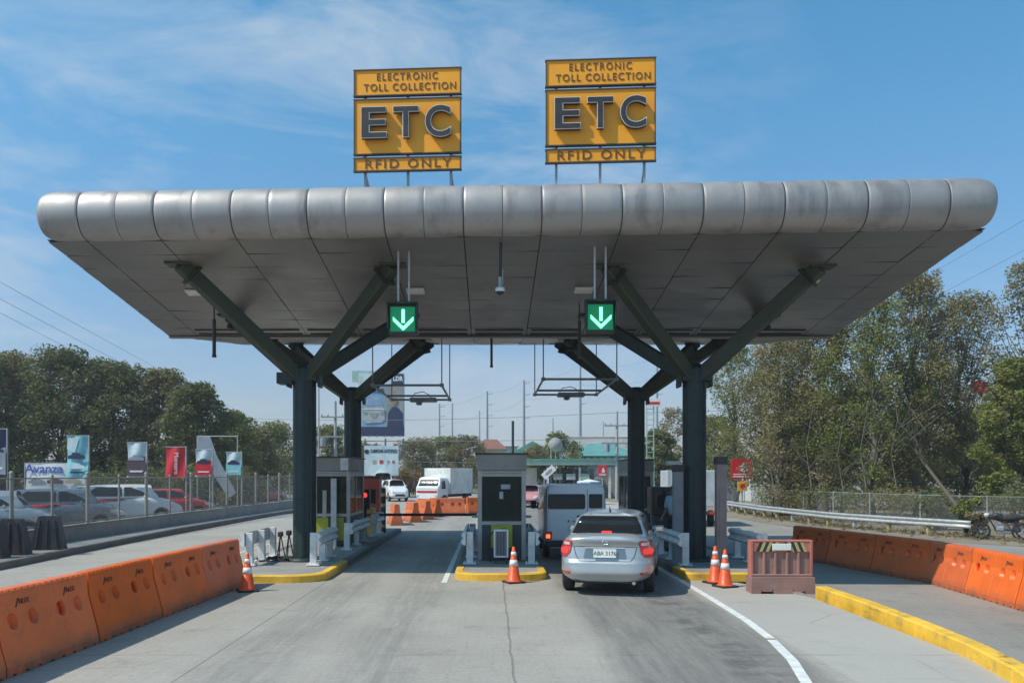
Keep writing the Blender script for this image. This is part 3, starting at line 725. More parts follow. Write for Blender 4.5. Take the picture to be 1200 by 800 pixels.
# hanging antenna frames
def antenna_frame(label, x0, x1, z, hx):
    y0, y1 = 25.3, 30.2
    t = thing('antenna_frame', label, 'antenna', ((x0 + x1) / 2, (y0 + y1) / 2, z), 0, 'pipe frames hanging behind the canopy')
    ax, ay = (x1 - x0) / 2, (y1 - y0) / 2
    b = MB(); r = 0.035
    for yy in (-ay, ay, ay - 1.5): b.cyl((-ax, yy, 0), (ax, yy, 0), r, n=8)
    for xx in (-ax, ax): b.cyl((xx, -ay, 0), (xx, ay, 0), r, n=8)
    for xx in (-ax, ax):
        for yy in (-ay, ay): b.box((xx, yy, 0), (0.12, 0.12, 0.10), bev=0.01)
    b.build('pipe_frame', 'tower_steel', t)
    for xx in (-ax, ax):
        for yy in (-ay, ay):
            zt = soff_z((y0 + y1) / 2 + yy) - z + 0.04
            MB().cyl((xx, yy, 0), (xx, yy, zt), 0.018, n=6).build('hanger', 'tower_steel', t)
    a = MB(); a.box((hx, ay - 0.1, -0.02), (0.98, 0.42, 0.15), bev=0.04); a.lathe([(0, -0.26), (0.10, -0.24), (0.13, -0.1)], (hx - 0.15, ay - 0.1, 0.05), 14)
    a.build('antenna', 'frame_grey', t)
    c = MB(); c.tube([(hx - 0.4, ay - 0.1, 0.06), (hx - 0.3, ay - 0.1, 0.22), (hx, ay - 0.15, 0.27), (hx + 0.2, ay - 0.2, 0.16), (hx + 0.3, ay - 0.2, 0.05)], 0.015, 6); c.build('hose', 'black_rubber', t)
antenna_frame('flat grey pipe frame with a long antenna hanging over the left lane behind the columns', -3.5, -1.45, 4.80, 0.1)
antenna_frame('flat grey pipe frame with a long antenna hanging over the right lane behind the columns', 1.56, 3.74, 4.98, 0.18)
# ------------------------------------------------------------------ plastic road barriers
BL, BH = 1.90, 0.90
def barrier_mesh():
    half = [(0.27, 0.0), (0.27, 0.10), (0.255, 0.16), (0.155, 0.52), (0.125, 0.62), (0.11, 0.84), (0.10, 0.88), (0.07, 0.90)]
    prof = half + [(-x, z) for x, z in half[::-1]]
    st = []
    L2 = BL / 2 - 0.008
    rows = []
    ys = [-L2, -L2 + 0.02]
    for c in (-0.0,): ys += [c - 0.028, c - 0.014, c + 0.014, c + 0.028]
    ys += [L2 - 0.02, L2]
    for y in sorted(ys):
        k = 1.0
        if abs(y) > L2 - 0.001: k = 0.955
        if abs(y) < 0.02: k = 0.955
        rows.append([(x * k, y, z * (1 if z < 0.3 else (0.994 if k < 1 else 1))) for x, z in prof])
    b = MB(); b.grid(rows, 0, False, True)
    b.add(rows[0], [tuple(range(len(prof)))]); b.add(rows[-1], [tuple(range(len(prof)))])
    me = b.mesh('barrier', 'barrier_orange')
    bm = bmesh.new(); bm.from_mesh(me); bmesh.ops.remove_doubles(bm, verts=bm.verts, dist=1e-5); bmesh.ops.recalc_face_normals(bm, faces=bm.faces); bm.to_mesh(me); bm.free()
    c = MB()
    for s in (-1, 1):
        for yc in (-0.475, 0.475):
            for d in (-0.19, 0.19):
                p = Vector((s * 0.146, yc + d, 0.555)); nrm = Vector((s * 1.0, 0, 0.27)).normalized(); c.cyl(p - nrm * 0.085, p + nrm * 0.3, 0.095, n=24)
    for k in range(8): c.box((0, -0.83 + k * 0.237, 0.0), (0.7, 0.07, 0.05))
    for k in range(16):
        for s in (-1, 1): c.box((s * 0.115, -0.89 + k * 0.1187, 0.90), (0.07, 0.035, 0.05))
    return boolean(me, c.mesh('c', 'barrier_orange'))
BM = barrier_mesh()
def barrier_proto(name, m, label, group):
    me = BM.copy(); me.materials.clear(); me.materials.append(MATS[m])
    t = thing(name, label, 'barrier', (0, 0, 0), 0, group)
    o = bpy.data.objects.new('shell', me); COL.objects.link(o); o.parent = t
    k = MB(); k.cyl((0, BL / 2 - 0.005, 0.12), (0, BL / 2 - 0.005, 0.80), 0.028, n=8); k.build('joint_pin', m, t)
    return t
g1 = 'orange water barriers left of the lane'
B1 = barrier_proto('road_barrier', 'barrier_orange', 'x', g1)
def barrier_marks(t, s):          # stencilled maker's mark on both faces' upper band
    for yc in (-0.475, 0.475):
        me_rot = (R(90 - 4), 0, R(90) if s > 0 else R(-90))
        x = s * 0.121
        text('stencil', 'NLEX', 0.085, 'stencil_ink', t, (x, yc + s * 0.05, 0.745), me_rot, ext=0.002, sx=0.9)
        b = MB(); b.prism([(yc - s * 0.115, 0.69), (yc - s * 0.09, 0.69), (yc - s * 0.04, 0.79), (yc - s * 0.065, 0.79)], s * 0.108, s * 0.1225, 'x'); b.build('stencil_stroke', 'stencil_ink', t)
barrier_marks(B1, 1)
ords = ['nearest the camera at the left edge', 'second from the picture edge', 'third along from the left edge', 'fourth along from the left edge', 'fifth along, just before the yellow kerb', 'sixth and farthest, ending beside the orange cone']
y = 16.62; k = 0; A = Vector((-5.02, 16.68)); Bp = Vector((-5.40, 7.9)); d = (Bp - A).normalized()
names = ['orange water barrier of the left row, farthest one, ending beside the traffic cone and island',
         'orange water barrier of the left row, second from the traffic cone',
         'orange water barrier in the middle of the left row, third from the cone',
         'orange water barrier of the left row, second whole one from the left picture edge',
         'orange water barrier of the left row, largest one, cut by the left picture edge']
for i, lab in enumerate(names):
    c = A + d * (BL / 2 + 0.015 + i * (BL + 0.02)); rz = math.atan2(-d.x, d.y) + PI + R((i * 37) % 3 - 1) * 0.5
    if i == 0: B1.location = (c.x, c.y, 0.002); B1.rotation_euler.z = rz; B1['label'] = lab
    else: dup(B1, (c.x, c.y, 0.002), rz, lab)
g2 = 'orange water barriers on the exit road at the right'
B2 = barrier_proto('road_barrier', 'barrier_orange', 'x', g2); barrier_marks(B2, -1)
path = [Vector((8.75, 24.4)), Vector((9.77, 18.6)), Vector((9.45, 15.0)), Vector((9.1, 11.5)), Vector((8.8, 9))]
labs = ['orange water barrier at the far end of the right row, in the canopy shade',
        'shaded orange water barrier of the right row, second from its far end',
        'shaded orange water barrier of the right row, last one before the sunlight',
        'sunlit orange water barrier of the right row, first one out of the shade',
        'sunlit orange water barrier of the right row, cut by the right picture edge',
        'orange water barrier of the right row just outside the right picture edge']
def along(path, step, n, start=0.0):
    out = []; tot = [0.0]
    for a, b_ in zip(path[:-1], path[1:]): tot.append(tot[-1] + (b_ - a).length)
    def at(s):
        for i in range(len(path) - 1):
            if s <= tot[i + 1] or i == len(path) - 2: return path[i] + (path[i + 1] - path[i]) * ((s - tot[i]) / (tot[i + 1] - tot[i]))
    for k in range(n):
        p0, p1 = at(start + k * step), at(start + k * step + step * 0.98); out.append(((p0 + p1) / 2, math.atan2(-(p1 - p0).x, (p1 - p0).y) + PI))
    return out
for i, (c, rz) in enumerate(along(path, BL + 0.02, 6)):
    if i == 0: B2.location = (c.x, c.y, ZR + 0.002); B2.rotation_euler.z = rz; B2['label'] = labs[0]
    else: dup(B2, (c.x, c.y, ZR + 0.002), rz, labs[i])
# far rows past the toll gate
g3 = 'faded orange barriers beyond the toll gate'
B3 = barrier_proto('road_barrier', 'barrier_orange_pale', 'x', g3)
pos = [(-3.95, 37.0, 12, 'faded orange barrier beyond the left lane, nearest and leftmost of the staggered ones'),
       (-3.62, 39.3, 16, 'faded orange barrier beyond the left lane, second of the staggered ones from the left'),
       (-3.30, 41.6, 20, 'faded orange barrier beyond the left lane, third of the staggered ones from the left'),
       (-3.15, 44.0, 32, 'faded orange barrier beyond the left lane, last staggered one before the long far row'),
       (-2.35, 46.2, 98, 'faded orange barrier in front of the white truck, left end of far row'),
       (-0.45, 47.4, 112, 'faded orange barrier in front of the white truck, beside the middle toll booth'),
       (1.1, 48.2, 100, 'faded orange barrier of the far row hidden behind the middle toll booth')]
for i, (x, y, a, lab) in enumerate(pos[:6]):
    if i == 0: B3.location = (x - 0.2, y, 0.002); B3.rotation_euler.z = R(a); B3['label'] = lab
    else: dup(B3, (x, y, 0.002), R(a), lab)
# dark barriers on the left walkway
def dark_barrier(lab, x, y, rz):
    t = thing('plastic_barrier', lab, 'barrier', (x, y, 0.15), rz, 'dark plastic barriers on the walkway')
    b = MB(); o = [(-0.40, 0), (0.40, 0), (0.38, 0.12), (0.30, 0.62), (0.24, 0.86), (0.20, 0.90), (-0.20, 0.90), (-0.24, 0.86), (-0.30, 0.62), (-0.38, 0.12)]
    vs0 = [(u, -0.24 * (1 - 0.45 * v), v) for u, v in o]; vs1 = [(u, 0.24 * (1 - 0.45 * v), v) for u, v in o]; n = len(o)
    b.add(vs0 + vs1, [(i, (i + 1) % n, n + (i + 1) % n, n + i) for i in range(n)] + [tuple(range(n)), tuple(range(2 * n - 1, n - 1, -1))])
    b.build('body', 'plastic_dark', t)
    r = MB()
    for xo in (-0.18, 0.0, 0.18): r.bar((xo * 1.5, -0.245, 0.06), (xo, -0.165, 0.80), 0.05, 0.03, bev=0.01)
    r.build('rib', 'plastic_dark', t)
dark_barrier('dark plastic barrier on the walkway, right one of the group, at the fence post', -11.85, 22.9, R(12))
dark_barrier('dark plastic barrier on the walkway, middle one of the group', -12.0, 21.4, R(8))
dark_barrier('dark plastic barrier on the walkway, cut by the left picture edge', -12.05, 20.5, R(4))

# ------------------------------------------------------------------ cones
def cone(lab, x, y, z=0.0, tilt=0.0, h=0.70):
    t = thing('traffic_cone', lab, 'traffic cone', (x, y, z), 0.4, 'orange traffic cones'); t.rotation_euler.x = tilt
    k = h / 0.7
    b = MB(); b.box((0, 0, 0.018), (0.36 * k, 0.36 * k, 0.036), bev=0.012); b.build('base', 'black_rubber', t)
    def rad(z): return (0.135 + (0.028 - 0.135) * (z - 0.036) / (0.70 - 0.036))
    def ring(a, c, o): return [(rad(a) + o, a * k), (rad(c) + o, c * k)]
    b = MB(); b.lathe([(0.16, 0.036), (0.145, 0.05), (rad(0.06), 0.06 * k), (rad(0.70), 0.69 * k), (0.02, 0.70 * k), (0, 0.70 * k)], n=28); b.build('body', 'cone_orange', t)
    for a, c in ((0.33, 0.445), (0.53, 0.60)):
        b = MB(); b.lathe([(rad(a) - .002, a * k)] + ring(a, c, 0.004) + [(rad(c) - .002, c * k)], n=28); b.build('reflective_band', 'reflective_white', t)
cone('orange traffic cone at the left island, beside the end of the orange barriers', -4.49, 15.75)
cone('orange traffic cone in front of the middle toll booth', 0.46, 17.02, h=0.72)
cone('orange traffic cone at the right island, left and rear one of the pair', 4.46, 16.95, h=0.74)
cone('orange traffic cone at the right island, right and front one of the pair', 4.50, 16.38, h=0.72)

# ------------------------------------------------------------------ barricade board
t = thing('plastic_barricade', 'weathered reddish plastic barricade with black and yellow striped top and a blank white plate', 'barricade', (5.29, 15.6, 0), R(-2))
b = MB(); W2 = 0.565
b.prism([(-W2, 0.10), (-0.39, 0.10), (-0.37, 0.04), (-0.20, 0.04), (-0.18, 0.10), (0.18, 0.10), (0.20, 0.04), (0.37, 0.04), (0.39, 0.10), (W2, 0.10), (W2, 0.30), (-W2, 0.30)], -0.20, 0.20, 'y')
b.prism([(-W2, 0.0), (-0.40, 0.0), (-0.38, 0.098), (-W2, 0.098)], -0.20, 0.20); b.prism([(W2, 0.0), (0.40, 0.0), (0.38, 0.098), (W2, 0.098)], -0.20, 0.20); b.prism([(-0.17, 0.0), (0.17, 0.0), (0.18, 0.098), (-0.18, 0.098)], -0.20, 0.20)
b.build('foot', 'barricade_red', t)
b = MB(); b.box((0, 0, 0.60), (1.08, 0.10, 0.60), bev=0.01)
for xo in (-0.53, -0.31, -0.105, 0.105, 0.31, 0.53): b.box((xo, 0, 0.52), (0.045, 0.19, 0.44), bev=0.01)
b.box((0, 0, 0.325), (1.10, 0.22, 0.05), bev=0.01)
b.build('board', 'barricade_red', t)
b = MB(); b.box((0, 0, 0.84), (1.10, 0.17, 0.20), bev=0.015); b.box((-0.535, 0, 0.60), (0.055, 0.2, 0.72), bev=0.01); b.box((0.535, 0, 0.60), (0.055, 0.2, 0.72), bev=0.01); b.box((0, 0, 0.945), (1.12, 0.19, 0.035), bev=0.01)
b.build('rim', 'barricade_rim', t)
b = MB()
for k in range(8):
    if k in (3, 4): continue
    x0 = -0.46 + k * 0.115; s = 1 if k < 4 else -1
    b.prism([(x0, 0.755), (x0 + 0.058, 0.755), (x0 + 0.058 + s * 0.07, 0.925), (x0 + s * 0.07, 0.925)], -0.094, -0.086, 'y', 0 if k % 2 else 0)
    b.prism([(x0 + 0.058, 0.755), (x0 + 0.115, 0.755), (x0 + 0.115 + s * 0.07, 0.925), (x0 + 0.058 + s * 0.07, 0.925)], -0.0935, -0.0865, 'y', 1)
b.build('warning_stripes', ['ink_black', 'stripe_yellow'], t)
MB().box((0.0, -0.102, 0.84), (0.34, 0.012, 0.12), bev=0.004).build('plate', 'plate_white', t)

# ------------------------------------------------------------------ guard rails on the islands
def guard(lab, x, ys, side, z=0.15, h=0.72, hand=1):
    """posts at ys on line x, beam on the 'side' of the posts (-1 = left)"""
    t = thing('guard_rail', lab, 'guard rail', (x, ys[0], z), 0, 'low white guard rails on the toll islands')
    for y in ys:
        b = MB(); b.box((0, y - ys[0], h / 2), (0.15, 0.10, h), bev=0.008); b.box((0, y - ys[0], 0.012), (0.30, 0.26, 0.024), bev=0.004)
        for sx in (-1, 1):
            for sy in (-1, 1): b.cyl((sx * 0.11, y - ys[0] + sy * 0.09, 0.02), (sx * 0.11, y - ys[0] + sy * 0.09, 0.06), 0.014, n=6)
        b.build('post', 'white_paint', t)
    y0, y1 = -0.12, ys[-1] - ys[0] + 0.15
    pr = [(0.09, h), (0.15, h - 0.015), (0.19, h - 0.07), (0.15, h - 0.12), (0.13, h - 0.15), (0.15, h - 0.18), (0.19, h - 0.23), (0.15, h - 0.285), (0.09, h - 0.30)]
    b = MB(); b.prism([(side * u, v) for u, v in pr], y0, y1, 'y'); b.build('beam', 'white_paint', t)
guard('white three-post guard rail on the outer left edge of the left island', -5.32, [18.85, 19.85, 20.85], -1)
guard('short white guard rail right of the front left column, at the yellow kerb', -3.92, [18.9, 19.9, 20.8], 1)
guard('white guard rail beside the left toll booth, behind the short one', -3.82, [22.7, 24.3, 25.6], 1)
guard('far white guard rail at the end of the left island near the boom gate', -3.82, [27.8, 29.2], 1)
guard('white guard rail along the left side of the middle toll booth', -0.47, [19.2, 20.8, 22.4], -1)
guard('white guard rail along the right side of the middle toll booth', 0.92, [19.2, 20.8, 22.4], 1)
guard('white guard rail on the left edge of the right island, beside the silver car', 4.30, [18.85, 20.2, 21.6], -1)
guard('white guard rail with three posts behind the reddish barricade', 5.95, [18.6, 19.6, 20.6], -1)

# ------------------------------------------------------------------ toll booths
def booth(lab, x0, x1, y0, y1, bandcol='booth_panel', split=False):
    W, D, H = x1 - x0, y1 - y0, 2.48
    t = thing('toll_booth', lab, 'toll booth', ((x0 + x1) / 2, y0, 0.15), 0, 'grey toll booths')
    b = MB(); b.box((0, D / 2, 0.42), (W, D, 0.84), bev=0.01)
    b.build('lower_wall', 'dark_panel', t)
    b = MB(); f = 0.09                                        # frame posts, head and sill
    for xx in (-W / 2 + f / 2, W / 2 - f / 2):
        for yy in (f / 2, D - f / 2): b.box((xx, yy, 1.05), (f + 0.012, f + 0.012, 2.10), bev=0.006)
    for zz in (0.87, 1.13 + 0.0, 2.0):
        if zz == 1.13: continue
        b.box((0, 0.03, zz), (W - 2 * f, 0.06, 0.08)); b.box((0, D - 0.03, zz), (W - 2 * f, 0.06, 0.08))
        for s in (-1, 1): b.box((s * (W / 2 - 0.03), D / 2, zz), (0.06, D - 2 * f, 0.08))
    for s in (-1, 1): b.box((s * (W / 2 - 0.03), D * 0.45, 1.43), (0.055, 0.07, 1.06))
    if split: b.box((-W * 0.20, 0.03, 1.05), (0.11, 0.062, 1.02))
    b.box((0, D / 2, 2.06), (W, D, 0.06))
    b.build('frame', 'booth_frame', t)
    b = MB(); b.box((0, D / 2, 2.29), (W + 0.03, D + 0.06, 0.38), bev=0.01); b.build('header', bandcol, t)
    b = MB(); b.box((0, D / 2, 2.495), (W + 0.12, D + 0.14, 0.03), bev=0.006); b.build('roof', 'dark_panel', t)
    for nm, c, d in (('front_window', (0, 0.035, 1.435), (W - 2 * f, 0.012, 1.05)), ('rear_window', (0, D - 0.035, 1.435), (W - 2 * f, 0.012, 1.05)),
                     ('side_window', (-W / 2 + 0.03, D / 2, 1.435), (0.012, D - 2 * f, 1.05)), ('side_window', (W / 2 - 0.03, D / 2, 1.435), (0.012, D - 2 * f, 1.05))):
        MB().box(c, d).build(nm, 'pane', t)
    b = MB(); b.box((0, D * 0.55, 0.86), (W - 0.2, D - 0.3, 0.04)); b.box((0.12, 0.45, 1.12), (0.30, 0.06, 0.26)); b.box((-0.2, D - 0.35, 1.3), (0.35, 0.25, 0.8)); b.build('counter', 'plastic_dark', t)
    return t, W, D
t, W, D = booth('grey toll booth in the middle island between the two lanes, with a lime green panel', -0.30, 0.82, 20.0, 22.6)
MB().box((0.0, -0.012, 0.56), (0.50, 0.02, 0.54), bev=0.004).build('poster', 'lime_panel', t)
b = MB(); b.prism([(-0.09, 0.70), (-0.02, 0.67), (0.06, 0.70), (0.10, 0.76), (0.03, 0.74), (-0.01, 0.76), (-0.03, 0.72)], -0.028, -0.022, 'y'); b.build('poster_emblem', 'ink_black', t)
b = MB(); b.box((0.09, 0.020, 1.72), (0.22, 0.01, 0.11)); b.build('window_notice', 'frame_grey', t); b = MB(); b.box((-0.01, 0.020, 1.52), (0.09, 0.01, 0.17)); b.build('window_notice', 'frame_grey', t)
for s in (-1, 1):
    b = MB(); b.box((s * (W / 2 + 0.08), 0.5, 1.0), (0.14, 0.5, 0.04), bev=0.01); b.build('side_shelf', 'booth_frame', t)
t2, W, D = booth('grey toll booth on the left island behind the thick front column, with lime green panels', -4.98, -3.96, 24.0, 26.6, split=True)
for xo in (-0.27, 0.16):
    MB().box((xo, -0.012, 0.48), (0.36, 0.02, 0.64), bev=0.004).build('poster', 'lime_panel', t2)
b = MB(); b.box((0.36, -0.03, 2.30), (0.22, 0.02, 0.34)); b.build('header_plate', 'white_paint', t2)
# white service pipe in front of it
b = MB(); b.box((-4.38, 23.85, 1.1), (0.16, 0.10, 1.9), bev=0.01); o = b.build('utility_post', 'galvanised'); tag(o, 'pale square upright post in front of the left toll booth window', 'post')
# dark gate cabinet on the right island
t = thing('equipment_cabinet', 'tall dark cabinet on the right island behind the silver car', 'cabinet', (4.72, 23.6, 0.14))
MB().box((0, 0, 1.30), (0.66, 0.7, 0.75), bev=0.02).build('head', 'black_metal', t)
MB().box((-0.05, 0, 0.47), (0.38, 0.5, 0.93), bev=0.02).build('plinth', 'dark_panel', t)
MB().box((0.0, -0.355, 1.32), (0.5, 0.012, 0.45)).build('screen', 'car_glass', t)
t3, W, D = booth('dark toll booth on the right island, mostly hidden behind the thick green column', 4.5, 5.3, 27.8, 30.0)

# free-standing air conditioner / meter box at the middle booth
t = thing('air_conditioner', 'small white framed air conditioner box standing in front of the middle booth', 'air conditioner', (0.235, 19.35, 0.15))
b = MB()
for q, d in (((-0.145, 0, 0.45), (0.04, 0.26, 0.62)), ((0.145, 0, 0.45), (0.04, 0.26, 0.62)), ((0, 0, 0.745), (0.25, 0.26, 0.04)), ((0, 0, 0.155), (0.25, 0.26, 0.04))): b.box(q, d, bev=0.008)
b.build('casing', 'white', t)
b = MB(); b.box((0, 0.02, 0.45), (0.25, 0.18, 0.54)); 
b.build('core', 'plastic_dark', t)
b = MB()
for k in range(7): b.box((-0.105 + k * 0.035, -0.09, 0.45), (0.014, 0.02, 0.54))
b.build('grille', 'frame_grey', t)
b = MB()
for xo in (-0.12, 0.12): b.box((xo, 0.0, 0.068), (0.03, 0.22, 0.13))
b.build('feet', 'black_metal', t)
b = MB(); b.tube([(-0.17, 0, 0.72), (-0.27, 0.02, 0.6), (-0.28, 0.03, 0.3), (-0.24, 0.1, 0.02)], 0.018, 6); b.build('hose', 'black_rubber', t)

# square sensor posts on the right island
def sensor_post(lab, x, y, h, m='grey_paint'):
    t = thing('sensor_post', lab, 'post', (x, y, 0.14), 0, 'square grey posts on the right island')
    MB().box((0, 0, h / 2 + 0.01), (0.22, 0.20, h - 0.02), bev=0.012).build('shaft', m, t)
    MB().box((0, 0, 0.02), (0.34, 0.32, 0.04), bev=0.006).build('base_plate', 'grey_paint', t)
    MB().box((0, 0, h - 0.06), (0.25, 0.24, 0.16), bev=0.012).build('sensor_head', 'plastic_dark', t)
    MB().box((0, -0.108, h * 0.45), (0.10, 0.02, h * 0.55), bev=0.004).build('cover', m, t)
mat('post_reddish', (0.25, 0.20, 0.19), 0.7, scale=2, dirt=0.4, dirtc=(0.28, 0.10, 0.05))  # reddish grey with random orange-brown blotches
sensor_post('square grey post with dark head, right of the thick column and behind the cone pair', 5.04, 18.7, 2.38, 'post_reddish')
sensor_post('square grey post left of the thick right column, next to the person in blue', 4.32, 19.7, 2.22, 'grey_paint')
# white floodlight box on a pole behind
t = thing('street_camera', 'small white camera box on a pole left of the thick right column', 'camera', (5.6, 26.0, 0.14))
MB().cyl((0, 0, 0), (0, 0, 2.25), 0.045, n=10).build('pole', 'pole_pale', t)
b = MB(); b.box((-0.05, -0.1, 2.36), (0.42, 0.30, 0.14), bev=0.02); b.build('casing', 'white_paint', t)

# left island clutter: black tripod and cable coils next to the column
t = thing('equipment_heap', 'black stands and cables heaped at the foot of the front left column', 'equipment', (-4.78, 20.3, 0.14))
rr = random.Random(5)
b = MB()
for k in range(3):
    cx = -0.22 + k * 0.2
    for a in (0, 2.1, 4.2): b.cyl((cx, 0, 0.62), (cx + 0.12 * math.cos(a), 0.12 * math.sin(a), 0.0), 0.014, n=6)
    b.box((cx, 0, 0.60 + 0.03 * k), (0.12, 0.12, 0.12), bev=0.02)
b.build('stands', 'black_metal', t)
b = MB()
for k in range(7):
    cx, cy = rr.uniform(-0.5, 0.35), rr.uniform(-0.6, -0.25); r0 = rr.uniform(0.08, 0.2)
    b.tube([(cx + r0 * math.cos(a / 8 * PI), cy + r0 * 0.8 * math.sin(a / 8 * PI), 0.03 + 0.02 * math.sin(a) + 0.02 * k / 3) for a in range(16)], 0.018, 6, closed=True)
b.tube([(-0.5, -0.4, 0.03), (-0.2, -0.5, 0.12), (0.1, -0.35, 0.05), (0.3, -0.5, 0.14), (0.5, -0.3, 0.03)], 0.025, 6)
b.build('cables', 'black_rubber', t)

# red lit lane sign and boom gate at the left island's far end
t = thing('boom_gate', 'yellow gate machine with a dark boom lowered across the left lane', 'gate', (-4.05, 28.3, 0.14))
MB().box((0, 0, 0.42), (0.42, 0.42, 0.84), bev=0.03).build('cabinet', 'sign_amber', t)
MB().box((0.0, 0, 0.87), (0.46, 0.46, 0.06), bev=0.01).build('lid', 'stripe_yellow', t)
b = MB(); b.box((1.75, -0.26, 0.70), (3.7, 0.05, 0.09), bev=0.008); b.build('boom', 'plastic_dark', t)
b = MB()
t = thing('stop_signal', 'black signal box with a glowing red lamp at the end of the left toll booth', 'traffic signal', (-4.02, 27.35, 0.14))
MB().cyl((0, 0, 0), (0, 0, 0.95), 0.05, n=10).build('pole', 'black_metal', t)
MB().box((0, 0, 1.22), (0.32, 0.22, 0.60), bev=0.02).build('housing', 'black_metal', t)
MB().lathe([(0.0, -0.02), (0.07, 0.0), (0.085, 0.03)], (0.0, -0.13, 1.36), 16, axis='y').build('red_lens', 'signal_red', t)
MB().lathe([(0.0, -0.02), (0.07, 0.0), (0.085, 0.03)], (0.0, -0.13, 1.12), 16, axis='y').build('dark_lens', 'plastic_dark', t)
t = thing('red_kiosk', 'red painted kiosk behind the left toll booth', 'kiosk', (-4.35, 30.4, 0.14))
mat('kiosk_red', (0.40, 0.06, 0.045), 0.6, scale=1.2, dirt=0.4, dirtc=(0.2, 0.09, 0.07))
MB().box((0, 0, 0.95), (0.85, 0.8, 1.9), bev=0.02).build('wall', 'kiosk_red', t)
MB().box((0, 0, 1.93), (0.95, 0.9, 0.06), bev=0.01).build('roof', 'dark_panel', t)
MB().box((0.05, -0.405, 1.25), (0.5, 0.02, 0.5)).build('window', 'van_glass', t)
t = thing('striped_post', 'black and yellow striped post at the far end of the left island', 'post', (-3.72, 29.6, 0.14))
b = MB(); b.cyl((0, 0, 0), (0, 0, 1.55), 0.085, n=16); b.build('shaft', 'ink_black', t)
for k in range(4):
    b = MB(); b.lathe([(0.084, 0.18 + k * 0.36), (0.088, 0.18 + k * 0.36), (0.088, 0.30 + k * 0.36), (0.084, 0.30 + k * 0.36)], n=16); b.build('yellow_band', 'stripe_yellow', t)

# ------------------------------------------------------------------ left wall and fence
wallp = [(-12.6, 6), (-12.75, 15), (-12.7, 22.5), (-12.75, 26), (-12.55, 34), (-12.25, 42), (-11.9, 52), (-11.3, 66)]
def wx(y):
    for (x0, y0), (x1, y1) in zip(wallp[:-1], wallp[1:]):
        if y <= y1: return x0 + (x1 - x0) * (y - y0) / (y1 - y0)
    return wallp[-1][0]
b = MB()
for (x0, y0), (x1, y1) in zip(wallp[:-1], wallp[1:]):
    b.bar((x0, y0, 0.27), (x1, y1, 0.27), 0.16, 0.66, bev=0.01)
    b.bar((x0, y0, 0.615), (x1, y1, 0.615), 0.20, 0.03, bev=0.006)
o = b.build('concrete_wall', 'concrete'); tag(o, 'low grey concrete wall under the chain-link fence along the left road', 'wall')
t = thing('chain_link_fence', 'grey chain-link fence with upright posts on the low wall in front of the car lot', 'fence', (-12.6, 22, 0.63))
T = Vector((-12.6, 22, 0.63)); y = 7.5; fy = []
while y < 66: fy.append(y); y += 2.16
for i, y in enumerate(fy):
    tall = 1.58 if i % 2 else 1.50; r = 0.055 if i % 2 else 0.038
    b = MB(); p = Vector((wx(y), y, 0.62)) - T; b.cyl(p, p + Vector((0, 0, tall)), r, n=10); b.lathe([(r * 1.15, -0.02), (r * 1.1, 0.02), (0, 0.06)], p + Vector((0, 0, tall)), 10)
    b.build('post', 'fence_post', t)
b = MB(); ni = MB()
for y0, y1 in zip(fy[:-1], fy[1:]):
    p0 = Vector((wx(y0), y0, 0.63)) - T; p1 = Vector((wx(y1), y1, 0.63)) - T
    b.cyl(p0 + Vector((0, 0, 1.42)), p1 + Vector((0, 0, 1.42)), 0.022, n=6); b.cyl(p0 + Vector((0, 0, 0.06)), p1 + Vector((0, 0, 0.06)), 0.016, n=6)
    ni.add([p0 + Vector((0.03, 0, 0.04)), p1 + Vector((0.03, 0, 0.04)), p1 + Vector((0.03, 0, 1.42)), p0 + Vector((0.03, 0, 1.42))], [(0, 1, 2, 3)])
b.build('rail', 'fence_post', t); ni.build('net', 'chain_link', t)

# ------------------------------------------------------------------ right guardrail and fence
gp = [Vector((15.3, 56)), Vector((14.9, 46)), Vector((15.3, 38)), Vector((16.5, 34.2)), Vector((17.6, 31.2))]
t = thing('roadside_guardrail', 'long silver two-wave guardrail on short posts along the curve of the exit road', 'guardrail', (gp[2].x, gp[2].y, ZR))
G = Vector((gp[2].x, gp[2].y, 0)); ppos = along(gp, 2.0, 12, 0.2)
bm_ = MB(); rows = []
pr = [(0, 0.64), (-0.06, 0.62), (-0.085, 0.57), (-0.04, 0.52), (-0.01, 0.49), (-0.04, 0.46), (-0.085, 0.41), (-0.06, 0.36), (0, 0.34)]
dense = along(gp, 0.8, 32, 0.0)
for c, rz in dense:
    n_ = Vector((math.cos(rz), math.sin(rz)))      # points to the right of travel
    rows.append([(c.x + n_.x * u - G.x, c.y + n_.y * u - G.y, v + 0.03) for u, v in pr])
bm_.grid(rows, 0, True); be = bm_.build('beam', 'galvanised', t)
so_ = be.modifiers.new('s', 'SOLIDIFY'); so_.thickness = 0.012
mat('post_ochre', (0.42, 0.34, 0.16), 0.8, scale=5, dirt=0.4)
for i, (c, rz) in enumerate(ppos):
    n_ = Vector((math.cos(rz), math.sin(rz))) * 0.10; b = MB(); b.box((c.x - G.x + n_.x, c.y - G.y + n_.y, 0.32), (0.14, 0.14, 0.66), bev=0.01); b.build('post', 'post_ochre' if i % 3 else 'galvanised', t)
fp = [Vector((16.4, 62)), Vector((16.1, 50)), Vector((17.6, 39)), Vector((20, 33.5)), Vector((24.5, 30)), Vector((34, 27.5))]
t = thing('chain_link_fence', 'thin low chain-link fence with slender posts behind the silver guardrail, in front of the trees', 'fence', (fp[2].x, fp[2].y, ZR))
G = Vector((fp[2].x, fp[2].y, 0)); pp = along(fp, 3.0, 14, 0)
b = MB(); ni = MB(); last = None
